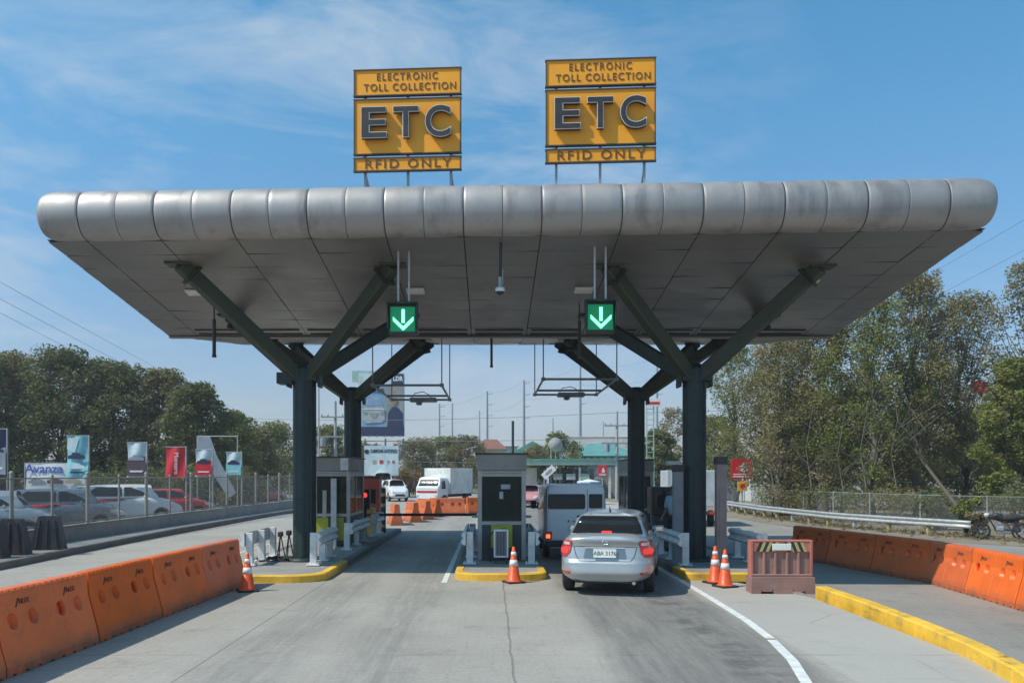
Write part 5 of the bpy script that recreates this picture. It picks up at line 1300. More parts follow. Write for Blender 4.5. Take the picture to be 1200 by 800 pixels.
# ------------------------------------------------------------------ people
def skin_mesh(vs, es, rs, sub=2):
    me = bpy.data.meshes.new('b'); me.from_pydata(vs, es, [])
    o = bpy.data.objects.new('tmp', me); COL.objects.link(o)
    m = o.modifiers.new('k', 'SKIN'); m.use_smooth_shade = True
    for i, r in enumerate(rs): d = me.skin_vertices[0].data[i]; d.radius = (r, r) if not isinstance(r, tuple) else r; d.use_root = (i == 0)
    s = o.modifiers.new('s', 'SUBSURF'); s.levels = sub; s.render_levels = sub
    bpy.context.view_layer.update()
    r = bpy.data.meshes.new_from_object(o.evaluated_get(bpy.context.evaluated_depsgraph_get())); bpy.data.objects.remove(o); return r
def person(label, loc, rz, shirt='shirt_blue', arm_fwd=0.25):
    t = thing('person', label, 'person', loc, rz)
    V = {'pel': (0, 0, 0.93), 'bel': (0, 0, 1.08), 'ch': (0, 0.0, 1.30), 'nk': (0, 0.0, 1.46), 'h0': (0, 0.01, 1.55), 'h1': (0, 0.02, 1.63), 'h2': (0, 0.01, 1.69)}
    Rr = {'pel': (0.15, 0.11), 'bel': (0.135, 0.10), 'ch': (0.16, 0.11), 'nk': 0.05, 'h0': (0.07, 0.08), 'h1': (0.08, 0.095), 'h2': (0.055, 0.065)}
    E = [('pel', 'bel'), ('bel', 'ch'), ('ch', 'nk'), ('nk', 'h0'), ('h0', 'h1'), ('h1', 'h2')]
    for s, n in ((-1, 'l'), (1, 'r')):
        V.update({n + 'hip': (s * 0.095, 0, 0.86), n + 'kn': (s * 0.11, 0.02, 0.48), n + 'an': (s * 0.12, -0.01, 0.09), n + 'to': (s * 0.14, 0.16, 0.035),
                  n + 'sh': (s * 0.185, 0, 1.38), n + 'el': (s * 0.25, -0.03, 1.10), n + 'wr': (s * 0.24, arm_fwd * 0.7, 0.92), n + 'pm': (s * 0.235, arm_fwd, 0.86)})
        Rr.update({n + 'hip': 0.088, n + 'kn': 0.056, n + 'an': 0.038, n + 'to': 0.032, n + 'sh': 0.055, n + 'el': 0.038, n + 'wr': 0.026, n + 'pm': (0.018, 0.036)})
        E += [('pel', n + 'hip'), (n + 'hip', n + 'kn'), (n + 'kn', n + 'an'), (n + 'an', n + 'to'), ('ch', n + 'sh'), (n + 'sh', n + 'el'), (n + 'el', n + 'wr'), (n + 'wr', n + 'pm')]
        for k in range(4):
            a = n + 'f%d' % k; c = n + 'g%d' % k; x = s * 0.235 + (k - 1.5) * 0.019
            V[a] = (x, arm_fwd + 0.05, 0.825); V[c] = (x, arm_fwd + 0.065, 0.775 + 0.008 * abs(k - 1)); Rr[a] = 0.009; Rr[c] = 0.008; E += [(n + 'pm', a), (a, c)]
        V[n + 't0'] = (s * 0.20, arm_fwd - 0.0, 0.84); V[n + 't1'] = (s * 0.185, arm_fwd + 0.03, 0.80); Rr[n + 't0'] = 0.011; Rr[n + 't1'] = 0.009; E += [(n + 'pm', n + 't0'), (n + 't0', n + 't1')]
    ks = list(V); ix = {k: i for i, k in enumerate(ks)}
    def sub(keys, grow, es=None):
        kk = [k for k in ks if k in keys]; jx = {k: i for i, k in enumerate(kk)}
        g = lambda r: tuple(q + grow for q in r) if isinstance(r, tuple) else r + grow
        return skin_mesh([V[k] for k in kk], [(jx[a], jx[c]) for a, c in E if a in jx and c in jx], [g(Rr[k]) for k in kk])
    body = skin_mesh([V[k] for k in ks], [(ix[a], ix[c]) for a, c in E], [Rr[k] for k in ks])
    meobj('body', body, 'skin', t)
    # cloth: upper body with sleeves, then the trousers, a little larger than the body
    sh = sub({'pel', 'bel', 'ch', 'nk', 'lsh', 'rsh', 'lel', 'rel'}, 0.034); meobj('shirt', sh, shirt, t)
    tr = sub({'pel', 'lhip', 'rhip', 'lkn', 'rkn', 'lan', 'ran'}, 0.014); meobj('trousers', tr, 'trousers', t)
    for s in (-1, 1):
        b = MB(); b.box((s * 0.135, 0.06, 0.04), (0.10, 0.27, 0.09), bev=0.03); b.build('shoe', 'black_rubber', t)
    b = MB(); b.lathe([(0.0, 1.755), (0.05, 1.745), (0.088, 1.70), (0.10, 1.65), (0.097, 1.60), (0.085, 1.585)], (0, -0.012, 0), 20); b.build('hair', 'black_rubber', t)
    b = MB()
    for s in (-1, 1): b.box((s * 0.032, 0.098, 1.64), (0.022, 0.012, 0.012), bev=0.003); b.box((s * 0.032, 0.100, 1.662), (0.036, 0.01, 0.007))
    b.box((0, 0.103, 1.565), (0.05, 0.012, 0.010), bev=0.003); b.build('face', 'ink_black', t)
    b = MB(); b.bar((0, 0.098, 1.635), (0, 0.118, 1.598), 0.022, 0.02, bev=0.006)
    for s in (-1, 1): b.box((s * 0.086, 0.0, 1.62), (0.018, 0.04, 0.06), bev=0.006)
    b.build('nose_and_ears', 'skin', t)
    return t
person('person in light blue shirt and dark trousers standing left of the thick right column', (4.86, 22.6, 0.14), R(140))
person('person in a pale shirt standing inside the left toll booth behind the window', (-4.40, 25.3, 0.16), R(175), 'van_white') 

# ------------------------------------------------------------------ banners and signs at the lot
def banner(label, px0, px1, py0, py1, Y, mats_, design, pole='r', wob=0.05, grp='banners on poles along the car lot', ground=-0.05):
    a = P(px0, py0, Y); c = P(px1, py1, Y); w_, h_ = c.x - a.x, a.z - c.z
    t = thing('lot_banner', label, 'banner', ((a.x + c.x) / 2, Y, ground), 0, grp)
    zc = (a.z + c.z) / 2 - ground
    rows = []
    for i in range(9):
        v = i / 8; row = []
        for k in range(9):
            u = k / 8; row.append(((u - 0.5) * w_ * (1 - 0.04 * math.sin(v * PI)), wob * math.sin(u * 7 + v * 4), zc + (0.5 - v) * h_))
        rows.append(row)
    b = MB(); b.grid(rows); rows2 = [[(x, y + 0.012, z) for x, y, z in r] for r in rows]; b.grid(rows2)
    sh = b.build('sheet', mats_[0], t)
    design(sh, w_, h_, zc, wob)
    b = MB(); px_ = {'r': [w_ / 2], 'l': [-w_ / 2], 'b': [-w_ / 2, w_ / 2]}[pole]
    for x in px_: b.cyl((x, 0.03, 0), (x, 0.03, zc + h_ / 2 + 0.06), 0.035, n=8)
    b.cyl((-w_ / 2 - 0.03, 0.03, zc + h_ / 2 + 0.02), (w_ / 2, 0.03, zc + h_ / 2 + 0.02), 0.022, n=6)
    b.build('pole', 'pole_pale', t); return t
def on(sh, pts, m, wob, k=1):          # a printed shape following the sheet
    b = MB(); b.add([(x, -0.012 * k - wob - 0.004, z) for x, z in pts], [tuple(range(len(pts)))]); 
    b.build('print', m, sh)
def carshape(cx, cz, s): return [(cx + x * s, cz + z * s) for x, z in ((-1, -0.3), (1, -0.3), (1.05, 0.0), (0.85, 0.12), (0.55, 0.18), (0.25, 0.42), (-0.35, 0.44), (-0.65, 0.15), (-1.0, 0.08))]
def d_teal(sh, w_, h_, zc, wb):
    on(sh, [(-w_ * .4, zc + h_ * .46), (w_ * .1, zc + h_ * .46), (-w_ * .1, zc + h_ * .1), (-w_ * .45, zc + h_ * .2)], 'banner_pale', wb)
    on(sh, carshape(-w_ * .02, zc + h_ * .02, w_ * .38), 'navy', wb, 2); on(sh, carshape(0.0, zc - h_ * .22, w_ * .36), 'banner_pale', wb, 2)
    on(sh, [(-w_ * .3, zc - h_ * .34), (w_ * .3, zc - h_ * .34), (w_ * .3, zc - h_ * .38), (-w_ * .3, zc - h_ * .38)], 'navy', wb, 2)
def d_car(low):
    def f(sh, w_, h_, zc, wb):
        on(sh, [(-w_ * .48, zc + h_ * .02), (w_ * .48, zc + h_ * .12), (w_ * .48, zc - h_ * .46), (-w_ * .48, zc - h_ * .46)], low, wb)
        on(sh, carshape(0, zc + h_ * .06, w_ * .38), 'navy' if low != 'banner_maroon' else 'frame_grey', wb, 2)
        on(sh, [(-w_ * .35, zc - h_ * .3), (w_ * .35, zc - h_ * .3), (w_ * .3, zc - h_ * .35), (-w_ * .3, zc - h_ * .35)], 'white', wb, 2)
    return f
def d_red(sh, w_, h_, zc, wb):
    text('lettering', 'Montero', 0.30 * h_ / 1.5, 'white', sh, (w_ * 0.05, -wb - 0.02, zc - h_ * 0.02), (R(90), R(90), 0), ext=0.002)
banner('tall dark blue banner with a car picture, cut by the left picture edge', -14, 8, 503, 558, 36, ['navy'], d_car('frame_grey'))
banner('tall teal banner with car pictures, tallest one on the left side', 78, 104, 511, 560, 36, ['banner_teal'], d_teal)
banner('pale banner with a dark maroon lower half, between the teal and the red banners', 149, 172, 519, 559, 37, ['banner_pale'], d_car('banner_maroon'))
banner('plain red banner with upright white lettering', 194, 218, 524, 560, 39, ['sign_red'], d_red)
banner('pale banner with a dark car and a red lower strip, right of the red banner', 229, 249, 527, 558, 41, ['banner_pale'], d_car('sign_red'))
banner('small pale blue-grey banner, rightmost of the row', 265, 283, 530, 557, 42, ['banner_pale'], d_car('banner_teal'))
def d_av(sh, w_, h_, zc, wb):
    text('lettering', 'Avanza', 0.62, 'blue_ink', sh, (-w_ * 0.18, -wb - 0.02, zc + h_ * 0.33), sx=1.05, off=0.01, ext=0.002)
    for k in range(3): on(sh, carshape(-w_ * .30 + k * w_ * 0.30, zc - h_ * .05, w_ * .13), ('frame_grey', 'banner_maroon', 'wall_beige')[k], wb, 2)
banner('wide white banner sheet with blue lettering and car pictures, behind the parked cars', 29, 101, 543, 580, 42, ['white'], d_av, 'b', 0.03, None)
# tall torn white tarpaulin beside the last banners
t = thing('tarpaulin', 'torn pale grey tarpaulin hanging from a tall pole frame, behind the red-striped banner', 'tarpaulin', (P(250, 556, 43).x, 43, -0.05))
x0, x1, x2 = [(q - 250) * 0.043 for q in (231, 246, 278)]; zt = P(0, 511, 43).z + 0.05; zb_ = P(0, 583, 43).z + 0.05
b = MB(); b.prism([(x0, zt), (x1, zt), (x1 + 0.35, zt - 1.0), (1.15, zb_ + 0.25), (0.75, zb_), (x1 - 0.1, zt - 1.5), (x0, zt - 1.6)], 0, 0.03); b.build('sheet', 'frame_grey', t)
b = MB(); b.cyl((x0, 0.05, 0), (x0, 0.05, zt), 0.035, n=8); b.cyl((x2, 0.05, 0), (x2, 0.05, zt), 0.03, n=8); b.cyl((x0, 0.05, zt), (x2, 0.05, zt), 0.03, n=8); b.build('pole', 'pole_pale', t)

# ------------------------------------------------------------------ billboards
t = thing('billboard', 'large billboard showing a pale car and a dark suited figure', 'billboard', (P(449, 556, 100).x, 100, -0.2))
def bp(px_, py_): q = P(px_, py_, 100); return (q.x - t.location.x, q.z + 0.2)
def rect(b, x0, y0, x1, y1, d, mi=0, th=0.1):
    (a, z1), (c, z0) = bp(x0, y0), bp(x1, y1); b.box(((a + c) / 2, d, (z0 + z1) / 2), (c - a, th, z1 - z0), mi)
b = MB(); rect(b, 420, 437, 474, 511, 0, 0, 0.3); pn = b.build('panel', 'banner_pale', t)
b = MB(); rect(b, 412, 434, 447, 447, 0.45, 0, 0.2); b.build('rear_panel', 'roof_pale_green', t)
b = MB(); rect(b, 424, 452, 452, 500, -0.17, 0, 0.04); b.build('print', 'sky_print', pn)
b = MB(); rect(b, 452, 452, 473, 502, -0.17, 0, 0.04); b.build('print', 'wall_grey', pn)
b = MB(); b.prism([bp(*q) for q in ((454, 503), (455, 484), (459, 478), (462, 476), (467, 478), (472, 484), (473, 503))], -0.26, -0.20); b.build('print', 'navy', pn)
b = MB(); b.prism([bp(463 + 3.2 * math.cos(a / 8 * PI), 470 + 4.5 * math.sin(a / 8 * PI)) for a in range(16)], -0.26, -0.20); b.build('print', 'skin', pn)
b = MB(); b.prism([bp(*q) for q in ((425, 493), (425, 482), (427, 478), (431, 468), (445, 467), (449, 476), (451, 481), (451, 492), (447, 495), (429, 496))], -0.26, -0.20); b.build('print', 'truck_grey', pn)
b = MB(); b.prism([bp(*q) for q in ((429, 476), (432, 469), (444, 468), (447, 475))], -0.29, -0.27); b.build('print', 'sky_print', pn)
b = MB(); b.prism([bp(*q) for q in ((433, 484), (444, 484), (441, 490), (436, 490))], -0.29, -0.27); b.prism([bp(*q) for q in ((426, 482), (431, 483), (430, 486), (426, 485))], -0.29, -0.27); b.prism([bp(*q) for q in ((446, 483), (451, 481), (451, 485), (447, 486))], -0.29, -0.27); b.build('print', 'wall_grey', pn)
b = MB(); rect(b, 425, 479, 451, 480, -0.28, 0, 0.02); b.build('print', 'white', pn)
b = MB(); rect(b, 420, 500, 474, 511, -0.20, 0, 0.06); b.build('print', 'navy', pn)
b = MB(); rect(b, 460, 438, 473, 450, -0.20, 0, 0.06); b.build('print', 'navy', pn)
q = bp(466.5, 444); text('lettering', 'LDR', 0.72, 'white', pn, (q[0], -0.25, q[1]), off=0.03, ext=0.01, sx=0.85)
q = bp(440, 458); text('lettering', 'OWN CAR', 0.75, 'ink_black', pn, (q[0], -0.25, q[1]), off=0.03, ext=0.01, fit=2.1)
b = MB()
for s in (-2.2, 0.2, 2.3): b.box((s, 0.6, 3.3), (0.18, 0.18, 6.6))
for z in (4.9, 5.6, 6.3): b.box((0, 0.5, z), (5.3, 0.10, 0.10))
for k in range(6): b.bar((-2.4 + k * 0.9, -0.1, 6.95), (-2.4 + k * 0.9, -0.9, 6.75), 0.05, 0.05); b.box((-2.4 + k * 0.9, -0.95, 6.8), (0.3, 0.2, 0.14))
b.build('steel_frame', 'tower_steel', t)
t = thing('shop_sign', 'white board sign with dark lettering and small round pictures, below the large billboard', 'sign', (P(447, 556, 80).x, 80, -0.2))
def bp(px_, py_): q = P(px_, py_, 80); return (q.x - t.location.x, q.z + 0.2)
b = MB(); rect(b, 427, 522, 467, 557, 0, 0, 0.15); pn = b.build('panel', 'banner_pale', t)
q = bp(450, 528.5); text('lettering', 'CARMONA AUTOPLEX', 0.46, 'navy', pn, (q[0], -0.09, q[1]), off=0.014, ext=0.01, fit=2.55)
q = bp(430, 529); b = MB(); b.prism([(q[0] + 0.22 * math.cos(a / 8 * PI), q[1] + 0.22 * math.sin(a / 8 * PI)) for a in range(16)], -0.11, -0.08); b.build('print', 'navy', pn)
for k, (px_, m) in enumerate(((439, 'stripe_yellow'), (447, 'sign_red'), (455, 'frame_grey'), (461, 'sign_red'))):
    q = bp(px_, 541); b = MB(); b.box((q[0], -0.09, q[1]), (0.34 if k < 2 else 0.2, 0.02, 0.34 if k < 2 else 0.26)); b.build('print', m, pn)
b = MB()
for s in (-1.3, 1.3): b.box((s, 0.15, 1.2), (0.12, 0.12, 2.4))
b.build('steel_frame', 'tower_steel', t)
def street_sign(name, label, px_, py0, py1, w_, Y, m, marks, z0=0.0, pole_m='pole_pale'):
    a = P(px_, py0, Y); c = P(px_, py1, Y); t = thing(name, label, 'sign', (a.x, Y, z0))
    h = a.z - c.z; zc = (a.z + c.z) / 2 - z0
    p = MB().box((0, 0, zc), (w_, 0.06, h), bev=0.01).build('panel', m, t); marks(p, zc, h, w_)
    MB().cyl((0, 0.06, 0), (0, 0.06, zc + h / 2), 0.05, n=8).build('pole', pole_m, t)
def mk_bee(p, zc, h, w_):       # white rounded emblem: a head with a hat over a caption bar
    b = MB(); b.prism([(0.10 * w_ + 0.20 * w_ * math.cos(a / 8 * PI), zc - 0.02 * h + 0.13 * h * math.sin(a / 8 * PI)) for a in range(16)], -0.045, -0.035)
    b.prism([(-0.05 * w_, zc + 0.10 * h), (0.22 * w_, zc + 0.10 * h), (0.12 * w_, zc + 0.30 * h), (0.02 * w_, zc + 0.26 * h)], -0.045, -0.035)
    b.box((0, -0.04, zc - 0.27 * h), (w_ * 0.8, 0.012, h * 0.05)); b.box((0, -0.04, zc - 0.38 * h), (w_ * 0.8, 0.012, h * 0.06)); b.build('emblem', 'white', p)
street_sign('restaurant_sign', 'larger red sign with white emblem at the roadside right of the thick column', 869, 537, 561, 1.35, 55, 'sign_red', mk_bee, ZR)
street_sign('restaurant_sign', 'small red sign with a white emblem in front of the green canopy, above the van', 706, 545, 558, 0.75, 75, 'sign_red', mk_bee, 0.0)
def mk_y(p, zc, h, w_):
    b = MB(); b.prism([(0.28 * w_ * math.cos(a / 6 * PI), zc + 0.28 * h * math.sin(a / 6 * PI)) for a in range(12)], -0.045, -0.035); b.build('emblem', 'sign_red', p)
street_sign('warning_sign', 'small yellow sign below the red restaurant sign at the roadside', 870, 564, 575, 0.62, 54.8, 'sign_amber', mk_y, ZR)
street_sign('roadside_sign', 'red and white sign high among the right trees', 1148, 447, 461, 1.2, 60, 'sign_red', lambda p, zc, h, w_: text('lettering', 'OPEN', 0.3, 'white', p, (0, -0.05, zc), ext=0.005) if False else None, ZR)

# ------------------------------------------------------------------ buildings beyond the gate
def building(name, label, px0, px1, pyt, Y, depth, wm, z0=-0.2, windows=(), eave=0.3, roofm='roof_green', gable=0.0, hip=False, wh=None):
    a = P(px0, pyt, Y); c = P(px1, pyt, Y); W = c.x - a.x; H = a.z - z0
    t = thing(name, label, 'building', ((a.x + c.x) / 2, Y, z0))
    b = MB(); b.box((0, depth / 2, H / 2), (W, depth, H)); b.build('wall', wm, t)
    b = MB(); e = eave
    if hip: b.add([(-W / 2 - e, -e, H), (W / 2 + e, -e, H), (W / 2 + e, depth + e, H), (-W / 2 - e, depth + e, H), (-W * 0.22, depth / 2, H + gable), (W * 0.22, depth / 2, H + gable)], [(0, 1, 5, 4), (1, 2, 5), (2, 3, 4, 5), (3, 0, 4), (0, 3, 2, 1)])
    elif gable: b.prism([(-W / 2 - e, H), (W / 2 + e, H), (0, H + gable)], -e, depth + e)
    else: b.box((0, depth / 2, H + 0.08), (W + 2 * e, depth + 2 * e, 0.2), bev=0.03)
    b.build('roof', roofm, t)
    for (u, v, ww, hh, m) in windows:
        f = MB().box((u * W, -0.03, v * H), (ww + 0.12, 0.06, hh + 0.12)).build('window', 'wall_grey', t); MB().box((u * W, -0.066, v * H), (ww, 0.02, hh)).build('pane', m, f)
    return t
building('house', 'small beige house with a red tiled hip roof beyond the middle booth', 558, 592, 526, 120, 6, 'wall_beige', hip=True, gable=1.5, roofm='roof_red', windows=[(-0.25, 0.8, 0.7, 0.8, 'van_glass'), (0.25, 0.8, 0.7, 0.8, 'van_glass')])
building('house', 'white house with a pale flat roof right of the red-roofed one', 589, 606, 523, 128, 5, 'wall_white', roofm='white_paint', windows=[(0, 0.8, 0.6, 0.7, 'van_glass')])
building('hall', 'green gable roofed hall right of the middle booth', 598, 650, 534, 110, 12, 'wall_white', gable=1.9, roofm='roof_green', eave=0.6)
building('warehouse', 'long low white warehouse behind the teal roof', 655, 770, 512, 170, 14, 'wall_white', roofm='wall_white', eave=0.1, windows=[(q, 0.8, 1.4, 0.8, 'wall_grey') for q in (-0.3, 0.0, 0.3)])
building('restaurant', 'low building with a wide teal hip roof over dark windows', 676, 742, 534, 100, 8, 'wall_grey', hip=True, gable=1.6, roofm='roof_teal', eave=0.6, windows=[(-0.42 + k * 0.12, 0.86, 0.5, 0.9, 'white') for k in range(8)])
# long green canopy on posts
t = thing('filling_station_canopy', 'long pale green flat canopy on white posts above the van, beyond the gate', 'canopy', (P(680, 556, 85).x, 85, -0.2))
b = MB(); b.box((0.0, 3.5, P(0, 541, 85).z + 0.2), (13.6, 7, 0.62), bev=0.03); b.build('roof', 'roof_pale_green', t)
b = MB(); b.box((0.0, -0.05, P(0, 538.5, 85).z + 0.2), (13.7, 0.1, 0.22)); b.build('fascia_stripe', 'roof_green', t)
for x in (-6.3, -3.2, 0.0, 3.0, 5.6):
    for y in (0.5, 6.2): MB().box((x, y, 1.55), (0.22, 0.22, 3.1)).build('post', 'white_paint', t)
b = MB(); b.box((0, 9.0, 1.5), (13.6, 0.2, 3.0)); b.build('back_wall', 'wall_grey', t)
b = MB(); b.box((-5.6, 2.5, 1.6), (2.8, 0.12, 2.9)); b.bar((-6.9, 2.4, 0.3), (-5.0, 2.4, 2.9), 0.08, 0.08, 0); o = b.build('white_panel', 'wall_white', t)
for k, (x, m) in enumerate(((-2.2, 'wall_grey'), (-0.9, 'truck_grey'), (0.5, 'roof_pale_green'), (1.9, 'wall_grey'))): MB().box((x, 0.4, 2.15), (0.9, 0.08, 0.6)).build('hanging_board', m, t)
text('lettering', 'SERVICE', 0.3, 'sign_brown', t, (1.2, -0.12, P(0, 541, 85).z + 0.2), ext=0.01) if False else None
# tilted white banner
q = P(643, 553, 78); b = MB(); b.box((0, 0, 0), (1.35, 0.04, 0.62), rot=Matrix.Rotation(R(-42), 3, 'Y'), bev=0.005); 
t = thing('lot_banner', 'white banner with a dark oval hanging askew under the green canopy', 'banner', q); b.build('sheet', 'white', t)
b = MB(); o = [(0.42 * math.cos(a / 8 * PI), 0.13 * math.sin(a / 8 * PI)) for a in range(16)]; M2 = Matrix.Rotation(R(42), 2); b.prism([tuple(M2 @ Vector(p_)) for p_ in o], -0.035, -0.028); b.build('print', 'wall_grey', t)
MB().cyl((-0.4, 0.05, 0.2), (-0.4, 0.05, -2.6), 0.04, n=8).build('pole', 'pole_pale', t)
# parasol
t = thing('market_umbrella', 'flat white and blue parasol roof behind the van', 'umbrella', (P(690, 556, 62).x, 62, 0))
zt = P(0, 563, 62).z; b = MB(); b.lathe([(0, zt + 0.12), (0.85, zt - 0.05), (0.86, zt - 0.10), (0, zt - 0.02)], n=8, smooth=False); b.build('cover', 'white', t)
b = MB(); b.lathe([(0.86, zt - 0.10), (0.87, zt - 0.30)], n=8, smooth=False); b.build('valance', 'sky_print', t); MB().cyl((0, 0, 0), (0, 0, zt), 0.03, n=8).build('pole', 'pole_pale', t)
# round tank
t = thing('water_tank', 'round grey tank on thin posts in front of the dark bushy tree', 'tank', (P(651, 556, 86).x, 86, 0))
zt = P(0, 521, 86).z; b = MB(); b.lathe([(0, zt - 0.72)] + [(0.72 * math.cos(a / 12 * PI - PI / 2), zt + 0.72 * math.sin(a / 12 * PI - PI / 2)) for a in range(1, 12)] + [(0, zt + 0.72)], n=24); b.build('vessel', 'wall_grey', t)
b = MB()
for s in (-0.45, 0.0, 0.45): b.cyl((s, 0.1 * (s == 0), 0), (s, 0, zt - 0.5), 0.05, n=6)
b.build('legs', 'pole_pale', t)
# white hall behind the trees at the right
building('shed', 'white walled shed glimpsed behind the right trees beside the red sign', 880, 915, 541, 75, 8, 'white_paint', z0=ZR, roofm='roof_green', eave=0.2)
building('shed', 'pale flat-roofed shed far behind the thick right column', 830, 872, 528, 90, 6, 'wall_white', z0=ZR, roofm='white_paint', eave=0.5)

# ------------------------------------------------------------------ poles, masts, wires
def mast(label, px_, pyt, Y, r, arms=True, m='tower_steel'):
    q = P(px_, pyt, Y); t = thing('transmission_pole', label, 'pole', (q.x, Y, -0.3), 0, 'tall steel transmission poles on the skyline')
    b = MB(); b.cyl((0, 0, 0), (0, 0, q.z), r * 1.35, r * 0.7, n=8); b.build('shaft', m, t)
    if arms:
        b = MB()
        for k in range(4): b.bar((0, 0, q.z - 1 - k * 3.0), ((1.6 if k % 2 else 1.6), 0, q.z - 0.6 - k * 3.0), 0.14, 0.14)
        b.build('cross_arm', m, t)
for px_, pyt, Y, r, lab in ((515, 472, 260, .30, 'thin grey transmission pole with side arms, leftmost on the skyline between the columns'),
                            (530, 471, 300, .30, 'thin grey transmission pole close right of the leftmost one'),
                            (562, 480, 300, .25, 'short thin pole on the skyline left of the middle booth'),
                            (571, 457, 240, .32, 'tall grey transmission pole above the red-roofed house'),
                            (614, 444, 220, .34, 'tall grey transmission pole right of the dark green pipe post'),
                            (648, 489, 300, .25, 'faint short pole above the dark bushy tree'),
                            (680, 425, 210, .34, 'tallest grey transmission pole, right of the middle, above the white warehouse'),
                            (707, 493, 340, .25, 'faint far pole left of the wooden utility pole'),
                            (770, 418, 230, .32, 'tall grey transmission pole between the two right columns')):
    mast(lab, px_, pyt, Y, r, Y < 290)
def util(label, px_, pyt, Y, m='pole_pale'):
    q = P(px_, pyt, Y); t = thing('utility_pole', label, 'pole', (q.x, Y, -0.2)); H = q.z + 0.2
    MB().cyl((0, 0, 0), (0, 0, H), 0.17, 0.10, n=10).build('shaft', m, t)
    b = MB(); b.box((0, -0.1, H - 1.3), (2.3, 0.12, 0.13)); b.box((0, -0.1, H - 2.9), (2.8, 0.14, 0.14)); b.build('cross_arm', 'wall_grey', t)
    b = MB()
    for x in (-1.1, -0.6, 0.6, 1.1): b.lathe([(0.0, 0.22), (0.07, 0.2), (0.05, 0.1), (0.08, 0.05), (0.05, 0.0)], (x, -0.1, H - 1.24), 8)
    b.build('insulator', 'frame_grey', t)
    b = MB(); b.cyl((-0.95, -0.3, H - 3.7), (-0.95, -0.3, H - 3.0), 0.25, n=12); b.cyl((0.95, -0.3, H - 3.7), (0.95, -0.3, H - 3.0), 0.25, n=12); b.build('transformer', 'frame_grey', t)
    return (q.x, Y, q.z)
u1 = util('concrete utility pole with two cross arms, transformers and wires, left of the rear right column', 723, 482, 78)
t = thing('lattice_mast', 'slim pale green ladder-like mast topped by a small white and red sign', 'mast', (P(762, 556, 66).x, 66, -0.2))
b = MB(); H = P(0, 470, 66).z + 0.2
for s in (-0.27, 0.27): b.box((s, 0, H / 2), (0.07, 0.07, H))
for k in range(int(H / 0.42)): b.box((0, 0, 0.3 + k * 0.42), (0.5, 0.05, 0.05))
b.build('ladder_frame', 'roof_pale_green', t)
sp_ = MB().box((0.25, -0.1, H - 0.1), (1.0, 0.1, 0.62), bev=0.01).build('top_sign', 'white', t)
MB().box((0.25, -0.158, H - 0.15), (0.9, 0.012, 0.2)).build('stripe', 'sign_red', sp_)
q = P(601, 493, 50); o = MB().cyl((0, 0, 0), (0, 0, q.z), 0.075, n=12).build('pipe_post', 'column_green', None, (q.x, 50, 0)); tag(o, 'dark green pipe post rising behind the middle toll booth', 'post')
q = P(373.5, 448, 60); o = MB().cyl((0, 0, 0), (0, 0, q.z), 0.07, 0.05, n=10).build('lamp_pole', 'pole_pale', None, (q.x, 60, -0.1)); tag(o, 'thin grey pole just right of the front left column', 'pole')
util('wooden utility pole between the two left columns', 393, 470, 70)
def wire(name, label, pts3, r=0.02, sag=0.6, seg=14, grp='overhead wires'):
    b = MB()
    for A_, B_ in zip(pts3[:-1], pts3[1:]):
        A_, B_ = Vector(A_), Vector(B_); b.tube([A_ + (B_ - A_) * (k / seg) - Vector((0, 0, sag * 4 * (k / seg) * (1 - k / seg))) for k in range(seg + 1)], r, 5)
    o = b.build(name, 'wire'); tag(o, label, 'cable', grp)
wire('power_line', 'top one of the three overhead wires at the left', [P(-60, 297, 60), P(330, 505, 260)], 0.018)
wire('power_line', 'middle one of the three overhead wires at the left', [P(-60, 318, 60), P(320, 512, 260)], 0.018)
wire('power_line', 'lowest one of the three overhead wires at the left', [P(-60, 335, 60), P(310, 520, 260)], 0.016)
wire('power_line', 'upper overhead wire at the right edge above the trees', [P(1290, 205, 50), P(900, 420, 160)], 0.014)
wire('power_line', 'lower overhead wire at the right edge above the trees', [P(1290, 245, 50), P(900, 440, 160)], 0.014)
for dz, lab in ((0, 'top'), (2.3, 'middle'), (4.5, 'lower')):
    wire('power_line', lab + ' wire running from the concrete utility pole to the right and left', [(u1[0] - 60, 120, u1[2] + 3 - dz), (u1[0], u1[1], u1[2] - dz - 0.1), (u1[0] + 35, 60, u1[2] + 2 - dz)], 0.022, 0.9)
for k, (pa, pb) in enumerate((((514, 474), (571, 459)), ((571, 459), (614, 446)), ((614, 446), (680, 428)), ((680, 428), (770, 420)))):
    for j in range(2): wire('power_line', ('upper' if j == 0 else 'lower') + ' skyline wire on the ' + ('first', 'second', 'third', 'fourth')[k] + ' span from the left, strung between the tall steel poles', [P(pa[0], pa[1] + j * 22, 250), P(pb[0], pb[1] + j * 22, 225)], 0.025, 1.2)
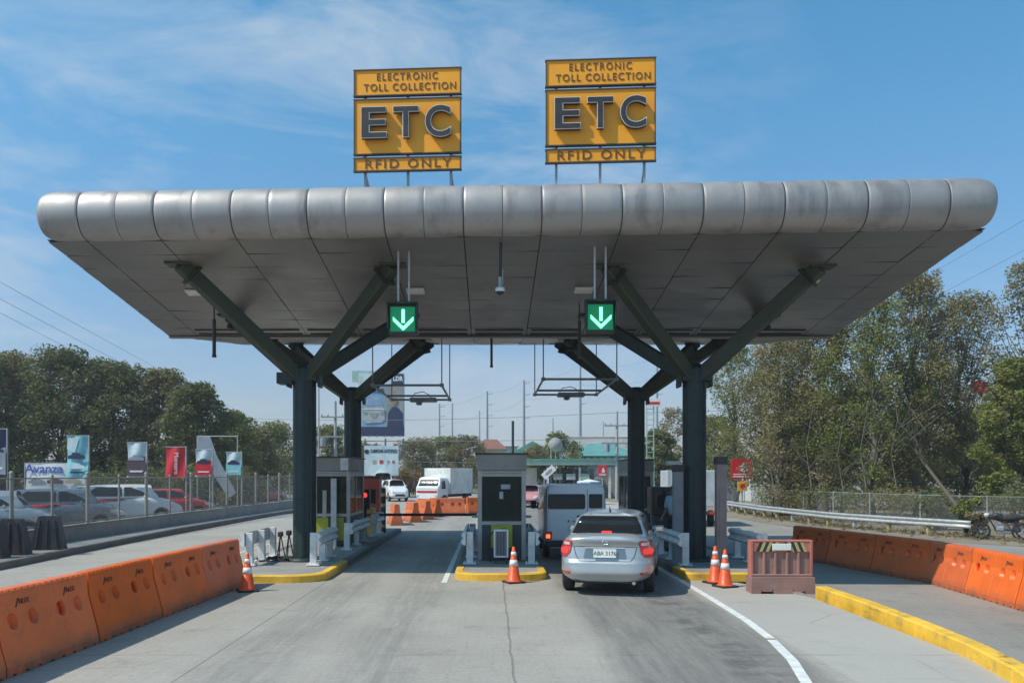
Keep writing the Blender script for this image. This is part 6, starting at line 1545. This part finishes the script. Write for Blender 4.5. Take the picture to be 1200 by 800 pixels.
# ------------------------------------------------------------------ trees and plants
def leaves_mesh(name, centres, radii, n, size, m, rs, flat=0.0, tint_shift=None):
    """n little folded leaf quads gathered in clumps"""
    K = len(centres); idx = rs.choice(K, n, p=np.array(radii) ** 2 / np.sum(np.array(radii) ** 2)); c = np.array(centres)[idx]; r = np.array(radii)[idx]
    d = rs.normal(size=(n, 3)); d /= np.linalg.norm(d, axis=1)[:, None]; d *= (r * rs.random(n) ** 0.45)[:, None]; d[:, 2] *= 0.75
    p = c + d
    a = rs.normal(size=(n, 3)); a[:, 2] *= 0.6; a /= np.linalg.norm(a, axis=1)[:, None]
    bq = rs.normal(size=(n, 3)); bq -= (bq * a).sum(1)[:, None] * a; bq /= np.linalg.norm(bq, axis=1)[:, None]
    s = size * rs.uniform(0.6, 1.35, n); a *= s[:, None]; bq *= (s * 0.42)[:, None]
    v = np.empty((n, 4, 3)); v[:, 0] = p - a * 0.5; v[:, 1] = p + bq * 0.5; v[:, 2] = p + a * 0.5; v[:, 3] = p - bq * 0.5
    me = bpy.data.meshes.new(name); me.vertices.add(n * 4); me.vertices.foreach_set('co', v.reshape(-1).astype(np.float32))
    me.loops.add(n * 4); me.loops.foreach_set('vertex_index', np.arange(n * 4, dtype=np.int32)); me.polygons.add(n)
    me.polygons.foreach_set('loop_start', np.arange(0, n * 4, 4, dtype=np.int32)); me.polygons.foreach_set('loop_total', np.full(n, 4, dtype=np.int32))
    me.update(); ct = rs.random(K); tn = np.clip(0.55 * ct[idx] + 0.45 * rs.random(n) + (0 if tint_shift is None else tint_shift), 0, 1)
    at = me.attributes.new('tint', 'FLOAT', 'FACE'); at.data.foreach_set('value', tn.astype(np.float32))
    me.materials.append(MATS[m]); return me
def tree(label, px_, pyt, Y, wpx, n=6000, leaf='leaf_dark', size=0.22, base=0.12, seed=1, name='tree', bark='bark', grp=None, dens=1.0, low=0.12, clump=0.13, z0=-0.2, cat='tree', lean=0.0, nclump=46):
    """px_ = trunk column, pyt = top row, wpx = crown width in photo pixels, low = crown base as share of height"""
    rs = np.random.RandomState(seed); rd = random.Random(seed)
    q = P(px_, pyt, Y); H = q.z - z0; Wd = wpx * Y / FPX
    t = thing(name, label, cat, (q.x, Y, z0), 0, grp)
    b = MB(); ends = []
    tr = 0.018 * H + 0.05
    pts = [Vector((0, 0, 0))]
    for k in range(1, 7): pts.append(Vector((lean * H * k / 6 + rd.uniform(-1, 1) * 0.02 * H, rd.uniform(-1, 1) * 0.02 * H, H * 0.62 * k / 6)))
    b.tube(pts, [tr * (1.25 - 0.95 * k / 6) for k in range(7)], 8)
    cr = []; zc0 = H * low
    for i in range(nclump):
        f = (i + 0.5) / nclump; z = zc0 + (H - zc0) * f ** 0.85
        e = math.sin(PI * min(1, max(0.0, (z - zc0 * 0.6) / (H * 1.03 - zc0 * 0.6))) ** 0.75) ** 0.6
        a = i * 2.399 + rd.uniform(-.4, .4); rr = Wd / 2 * e * math.sqrt(rd.uniform(0.08, 1.0)) * rd.uniform(0.8, 1.08)
        c = Vector((rr * math.cos(a) + lean * z, rr * 0.8 * math.sin(a), min(z, H - clump * Wd * 0.5))); cr.append(c)
        k = min(6, max(1, int(6 * min(1.0, z * 0.75 / (H * 0.62))))); s = pts[k]
        mid = (s + c) / 2 + Vector((rd.uniform(-.3, .3), rd.uniform(-.3, .3), 0.05 * H * rd.random()))
        r0 = tr * 0.18 * (1.1 - 0.6 * f); b.tube([s, mid, c, c + (c - mid) * 0.25], [r0, r0 * 0.6, r0 * 0.3, r0 * 0.1], 5)
    b.build('trunk', bark, t)
    rad = [clump * Wd * rd.uniform(0.6, 1.3) for _ in cr]
    # small stray sprays outside the clumps give an uneven outline
    for c in list(cr)[::2]:
        o = Vector((rd.uniform(-1, 1), rd.uniform(-1, 1), rd.uniform(-0.3, 1))) * clump * Wd * 1.12; cr.append(Vector((c.x + o.x, c.y + o.y, min(c.z + o.z, H - 0.1)))); rad.append(clump * Wd * 0.33)
    me = leaves_mesh('crown', [tuple(c) for c in cr], rad, int(n * dens), size, leaf, rs)
    o = bpy.data.objects.new('crown', me); COL.objects.link(o); o.parent = t
    return t
def shrub(label, px_, pyt, Y, wpx, n=1500, leaf='leaf_olive', size=0.16, seed=1, grp=None, z0=-0.2):
    rs = np.random.RandomState(seed); rd = random.Random(seed); q = P(px_, pyt, Y); H = q.z - z0; Wd = wpx * Y / FPX
    t = thing('shrub', label, 'shrub', (q.x, Y, z0), 0, grp); b = MB(); cr = []; rad = []
    for k in range(16):
        x, y, z = rd.uniform(-.42, .42) * Wd, rd.uniform(-.3, .3) * Wd, rd.uniform(0.15, 0.88) * H; cr.append((x, y, z)); rad.append(0.22 * min(Wd, H * 1.6)); b.tube([(x * 0.2, y * 0.2, 0), (x * 0.7, y * 0.7, z * 0.6), (x, y, z)], [0.03, 0.02, 0.008], 5)
    b.build('stem', 'bark', t); me = leaves_mesh('foliage', cr, rad, n, size, leaf, rs); o = bpy.data.objects.new('foliage', me); COL.objects.link(o); o.parent = t
GL = 'trees behind the car lot'; GR = 'trees behind the guardrail at the right'; GM = 'trees beyond the toll gate'
L = [(-45, 405, 58, 110, 'leaf_dark', 'large dark tree behind the car lot, mostly outside the left picture edge'),
     (12, 412, 62, 95, 'leaf_olive', 'brownish green tree at the left edge behind the blue banner'),
     (72, 411, 60, 105, 'leaf_dark', 'tall dense dark tree directly behind the teal banner'),
     (133, 418, 61, 100, 'leaf_dark', 'tall dark tree behind the maroon and white banner'),
     (186, 433, 62, 90, 'leaf_olive', 'rounded olive green tree behind the red banner'),
     (232, 446, 60, 80, 'leaf_dark', 'dark tree behind the tarpaulin and the red-striped banner'),
     (272, 484, 66, 60, 'leaf_green', 'lower green tree right of the tarpaulin'),
     (322, 497, 85, 70, 'leaf_green', 'light green tree between the last banner and the front left column'),
     (300, 503, 75, 50, 'leaf_olive', 'small olive tree behind the last small banner')]
for i, (px_, py_, Y, w_, lf, lab) in enumerate(L): tree(lab, px_, py_ + (0, 5, 0, 8, 0, 4, 0, 0, 0)[i], Y, w_ * 1.15, 27000 if w_ > 70 else 14000, lf, 0.25, seed=10 + i, grp=GL, low=0.03, clump=0.15, nclump=80)
for i, (px_, py_, Y, w_) in enumerate(((-20, 536, 52, 90), (60, 540, 54, 90), (135, 538, 53, 90), (215, 545, 52, 80), (290, 545, 58, 70))):
    shrub(('dark hedge bush at the left picture edge behind the parked cars', 'dark hedge bush behind the white banner sheet', 'dark hedge bush behind the maroon and white banner pole', 'dark hedge bush at the foot of the red banner', 'green hedge bush right of the tarpaulin')[i], px_, py_, Y, w_, 3200, 'leaf_dark', 0.2, 40 + i, 'hedge bushes behind the car lot')
M_ = [(385, 500, 85, 60, 'leaf_green', 'bright green tree between the two left columns'),
      (425, 520, 95, 60, 'leaf_olive', 'olive tree behind the rear left column and the billboard'),
      (488, 515, 105, 55, 'leaf_olive', 'olive tree right of the billboard, leftmost of the far middle trees'),
      (520, 512, 110, 55, 'leaf_green', 'green tree above the white box truck'),
      (548, 511, 108, 50, 'leaf_olive', 'olive tree between the white truck and the middle booth'),
      (655, 507, 92, 56, 'leaf_dark', 'dark bushy round tree behind the round tank and green canopy'),
      (630, 523, 96, 40, 'leaf_olive', 'lower part-dry tree left of the round tank'),
      (788, 478, 82, 44, 'leaf_olive', 'sparse tree with pale trunk between the two right columns'),
      (772, 505, 76, 50, 'leaf_dark', 'low dark tree right of the ladder-like mast'),
      (838, 488, 80, 60, 'leaf_olive', 'thin olive tree just right of the thick right column')]
for i, (px_, py_, Y, w_, lf, lab) in enumerate(M_): tree(lab, px_, py_, Y, w_ * 1.1, 9500 if i != 7 else 2600, lf, 0.27, seed=70 + i, grp=GM, low=0.1, clump=0.16, nclump=36)
for i, (px_, py_, w_) in enumerate(((462, 552, 40), (482, 548, 34))): shrub(('flowering orange-green shrub below the white board sign', 'tall orange-leaved shrub left of the white box truck')[i], px_, py_, 82, w_, 1500, 'leaf_autumn', 0.25, 90 + i)
Rt = [(862, 405, 58, 95, 'leaf_green', 0.55, 'airy olive tree nearest to the thick right column'),
      (915, 396, 50, 120, 'leaf_olive', 0.9, 'wide brownish olive tree behind the red sign and the fence start'),
      (965, 372, 47, 125, 'leaf_olive', 0.9, 'tall sparse olive tree behind the middle of the guardrail'),
      (1020, 345, 45, 130, 'leaf_green', 0.8, 'tallest green-topped tree beside the right end of the canopy'),
      (1075, 322, 46, 130, 'leaf_olive', 0.9, 'tall tree right of the canopy with brown-tinged top'),
      (1128, 345, 48, 125, 'leaf_olive', 0.8, 'thin tree with an open crown, left of the gap near the right edge'),
      (1205, 305, 44, 90, 'leaf_olive', 0.4, 'nearly bare tree reaching in from the right picture edge'),
      (1190, 420, 40, 90, 'leaf_green', 1.0, 'bright green tree at the right picture edge behind the motorcycles'),
      (1260, 360, 42, 130, 'leaf_green', 1.0, 'green tree outside the right picture edge')]
for i, (px_, py_, Y, w_, lf, dn, lab) in enumerate(Rt):
    tree(lab, px_, py_, Y, w_ * 1.1, 25000, lf, 0.165, seed=120 + i, grp=GR, low=0.16, clump=0.135, bark='bark_pale', dens=dn, nclump=64)
Bk = [(930, 475, 62, 60), (945, 455, 60, 110), (1015, 450, 58, 120), (1085, 455, 57, 110), (1150, 480, 60, 110)]
for i, (px_, py_, Y, w_) in enumerate(Bk):
    tree(('dark undergrowth tree behind the red sign', 'dark undergrowth tree behind the fence start', 'dark undergrowth tree behind the tallest tree', 'dark undergrowth tree behind the leaning trunk', 'dark undergrowth tree behind the motorcycles')[i], px_, py_, Y, w_, 13000, 'leaf_dark', 0.26, seed=150 + i, grp='darker trees in the second row at the right', low=0.03, clump=0.17, nclump=50)
# slender bare stems and the leaning trunk
rd = random.Random(9)
for i, (px_, Y, pt_) in enumerate(((905, 46, 500), (948, 44, 470), (985, 43, 480), (1012, 42, 470), (1048, 42, 480))):
    q = P(px_, 590, Y); t = thing('sapling', ('bare pale sapling at the left end of the thin fence', 'bare pale forked sapling, second from the left behind the guardrail', 'bare pale sapling, middle one behind the guardrail', 'bare pale sapling, fourth from the left behind the guardrail', 'bare pale sapling nearest to the leaning trunk')[i], 'sapling', (q.x, Y, -0.2), 0, 'bare saplings behind the guardrail')
    H = P(0, pt_, Y).z + 0.2; b = MB(); b.tube([(0, 0, 0), (0.1, 0, H * 0.3), (-0.1, 0.1, H * 0.6), (0.25, 0, H)], [0.06, 0.045, 0.03, 0.01], 7); b.build('trunk', 'bark_pale', t)
    b = MB()
    for k in range(9): z = H * rd.uniform(0.35, 0.95); s = rd.choice((-1, 1)); b.tube([(0, 0, z), (s * 0.5, rd.uniform(-.3, .3), z + 0.5), (s * rd.uniform(0.8, 1.5), rd.uniform(-.5, .5), z + 1.3)], [0.018, 0.010, 0.004], 5)
    b.build('branch', 'bark_pale', t)
q0 = P(1152, 622, 32.5); q1 = P(1085, 545, 35)
t = thing('leaning_tree', 'leaning dark trunk crossing the end of the guardrail', 'tree', (q0.x, 32.5, -0.2)); D = Vector((q1.x - q0.x, 2.5, q1.z + 0.2))
MB().tube([(0, 0, 0), D * 0.4 + Vector((0, 0, -0.1)), D, D + Vector((-0.3, 0.2, 0.6)), D + Vector((-0.4, 0.3, 1.2))], [0.11, 0.08, 0.06, 0.04, 0.015], 9).build('trunk', 'bark', t)
b = MB()
for k in range(8): s = D + Vector((-0.04, 0.03, 0.13)) * k; b.tube([s, s + Vector((rd.uniform(-1, 1), rd.uniform(-.5, .5), 0.9)), s + Vector((rd.uniform(-1.6, 1.6), rd.uniform(-1, 1), 2.2))], [0.04, 0.02, 0.006], 5)
b.build('branch', 'bark', t)
# shrubs along the verge
for i, (px_, py_, Y, w_, lf) in enumerate(((1136, 580, 33.2, 34, 'leaf_green'), (1143, 600, 32.4, 22, 'leaf_dry'), (1100, 572, 37, 60, 'leaf_dark'), (1040, 568, 41, 80, 'leaf_olive'), (975, 565, 44, 80, 'leaf_dark'), (920, 568, 47, 60, 'leaf_olive'), (1190, 560, 36, 80, 'leaf_dark'), (1250, 570, 33, 90, 'leaf_green'))):
    shrub(('green shrub on the verge beside the leaning trunk', 'dry straw-coloured shrub left of the motorcycles', 'dark shrub behind the leaning trunk', 'olive shrub behind the right half of the guardrail', 'dark shrub behind the middle of the guardrail', 'olive shrub behind the left half of the guardrail', 'dark shrub directly behind the motorcycles', 'green shrub outside the right picture edge')[i], px_, py_, Y, w_, 2600, lf, 0.13, 180 + i, 'shrubs along the right verge')
# grass tufts on the verge and at the wall
rs = np.random.RandomState(3); cs = []; rad = []
for k in range(1100):
    f = rs.random(); c = along(gp, 1e-3, 1, f * 27)[0][0]; o = rs.normal(0, 0.55); cs.append((c.x + 0.5 + o * 0.8, c.y - 0.2 + o, ZR + 0.06)); rad.append(0.11)
for k in range(500): x = rs.uniform(18, 40); cs.append((x, 27.0 - (x - 18) * 0.08 + rs.normal(0, 1.2), ZR + 0.05)); rad.append(0.11)
me = leaves_mesh('grass', cs, rad, 16000, 0.085, 'leaf_dry', rs); o = bpy.data.objects.new('grass', me); COL.objects.link(o); o['kind'] = 'stuff'; o['label'] = 'dry grass along the guardrail'; o['category'] = 'grass'
# far wood closing the horizon
rs = np.random.RandomState(8); cs = []; rad = []
for k in range(2200):
    a = rs.uniform(-1.7, 1.7); Y = rs.uniform(190, 240); cs.append((math.sin(a) * Y, math.cos(a) * Y, rs.uniform(0, 5.5) + 1.2 * math.sin(a * 30))); rad.append(3.2)
me = leaves_mesh('far_wood', cs, rad, 60000, 1.1, 'leaf_olive', rs); o = bpy.data.objects.new('far_wood', me); COL.objects.link(o); o['kind'] = 'stuff'; o['label'] = 'far belt of trees on the horizon'; o['category'] = 'wood'

# the air itself: thin haze round the whole place
hz = MB().box((0, 330, 18.5), (900, 780, 43.0)).build('haze', 'white')
m = bpy.data.materials.new('haze'); m.use_nodes = True; m.node_tree.nodes.clear()
pv = m.node_tree.nodes.new('ShaderNodeVolumePrincipled'); pv.inputs['Color'].default_value = (0.93, 0.95, 0.98, 1); pv.inputs['Density'].default_value = 0.0008; pv.inputs['Anisotropy'].default_value = 0.2
ho = m.node_tree.nodes.new('ShaderNodeOutputMaterial'); m.node_tree.links.new(pv.outputs[0], ho.inputs['Volume'])
hz.data.materials.clear(); hz.data.materials.append(m); hz['kind'] = 'stuff'; hz['label'] = 'thin pale haze in the air'; hz['category'] = 'haze'
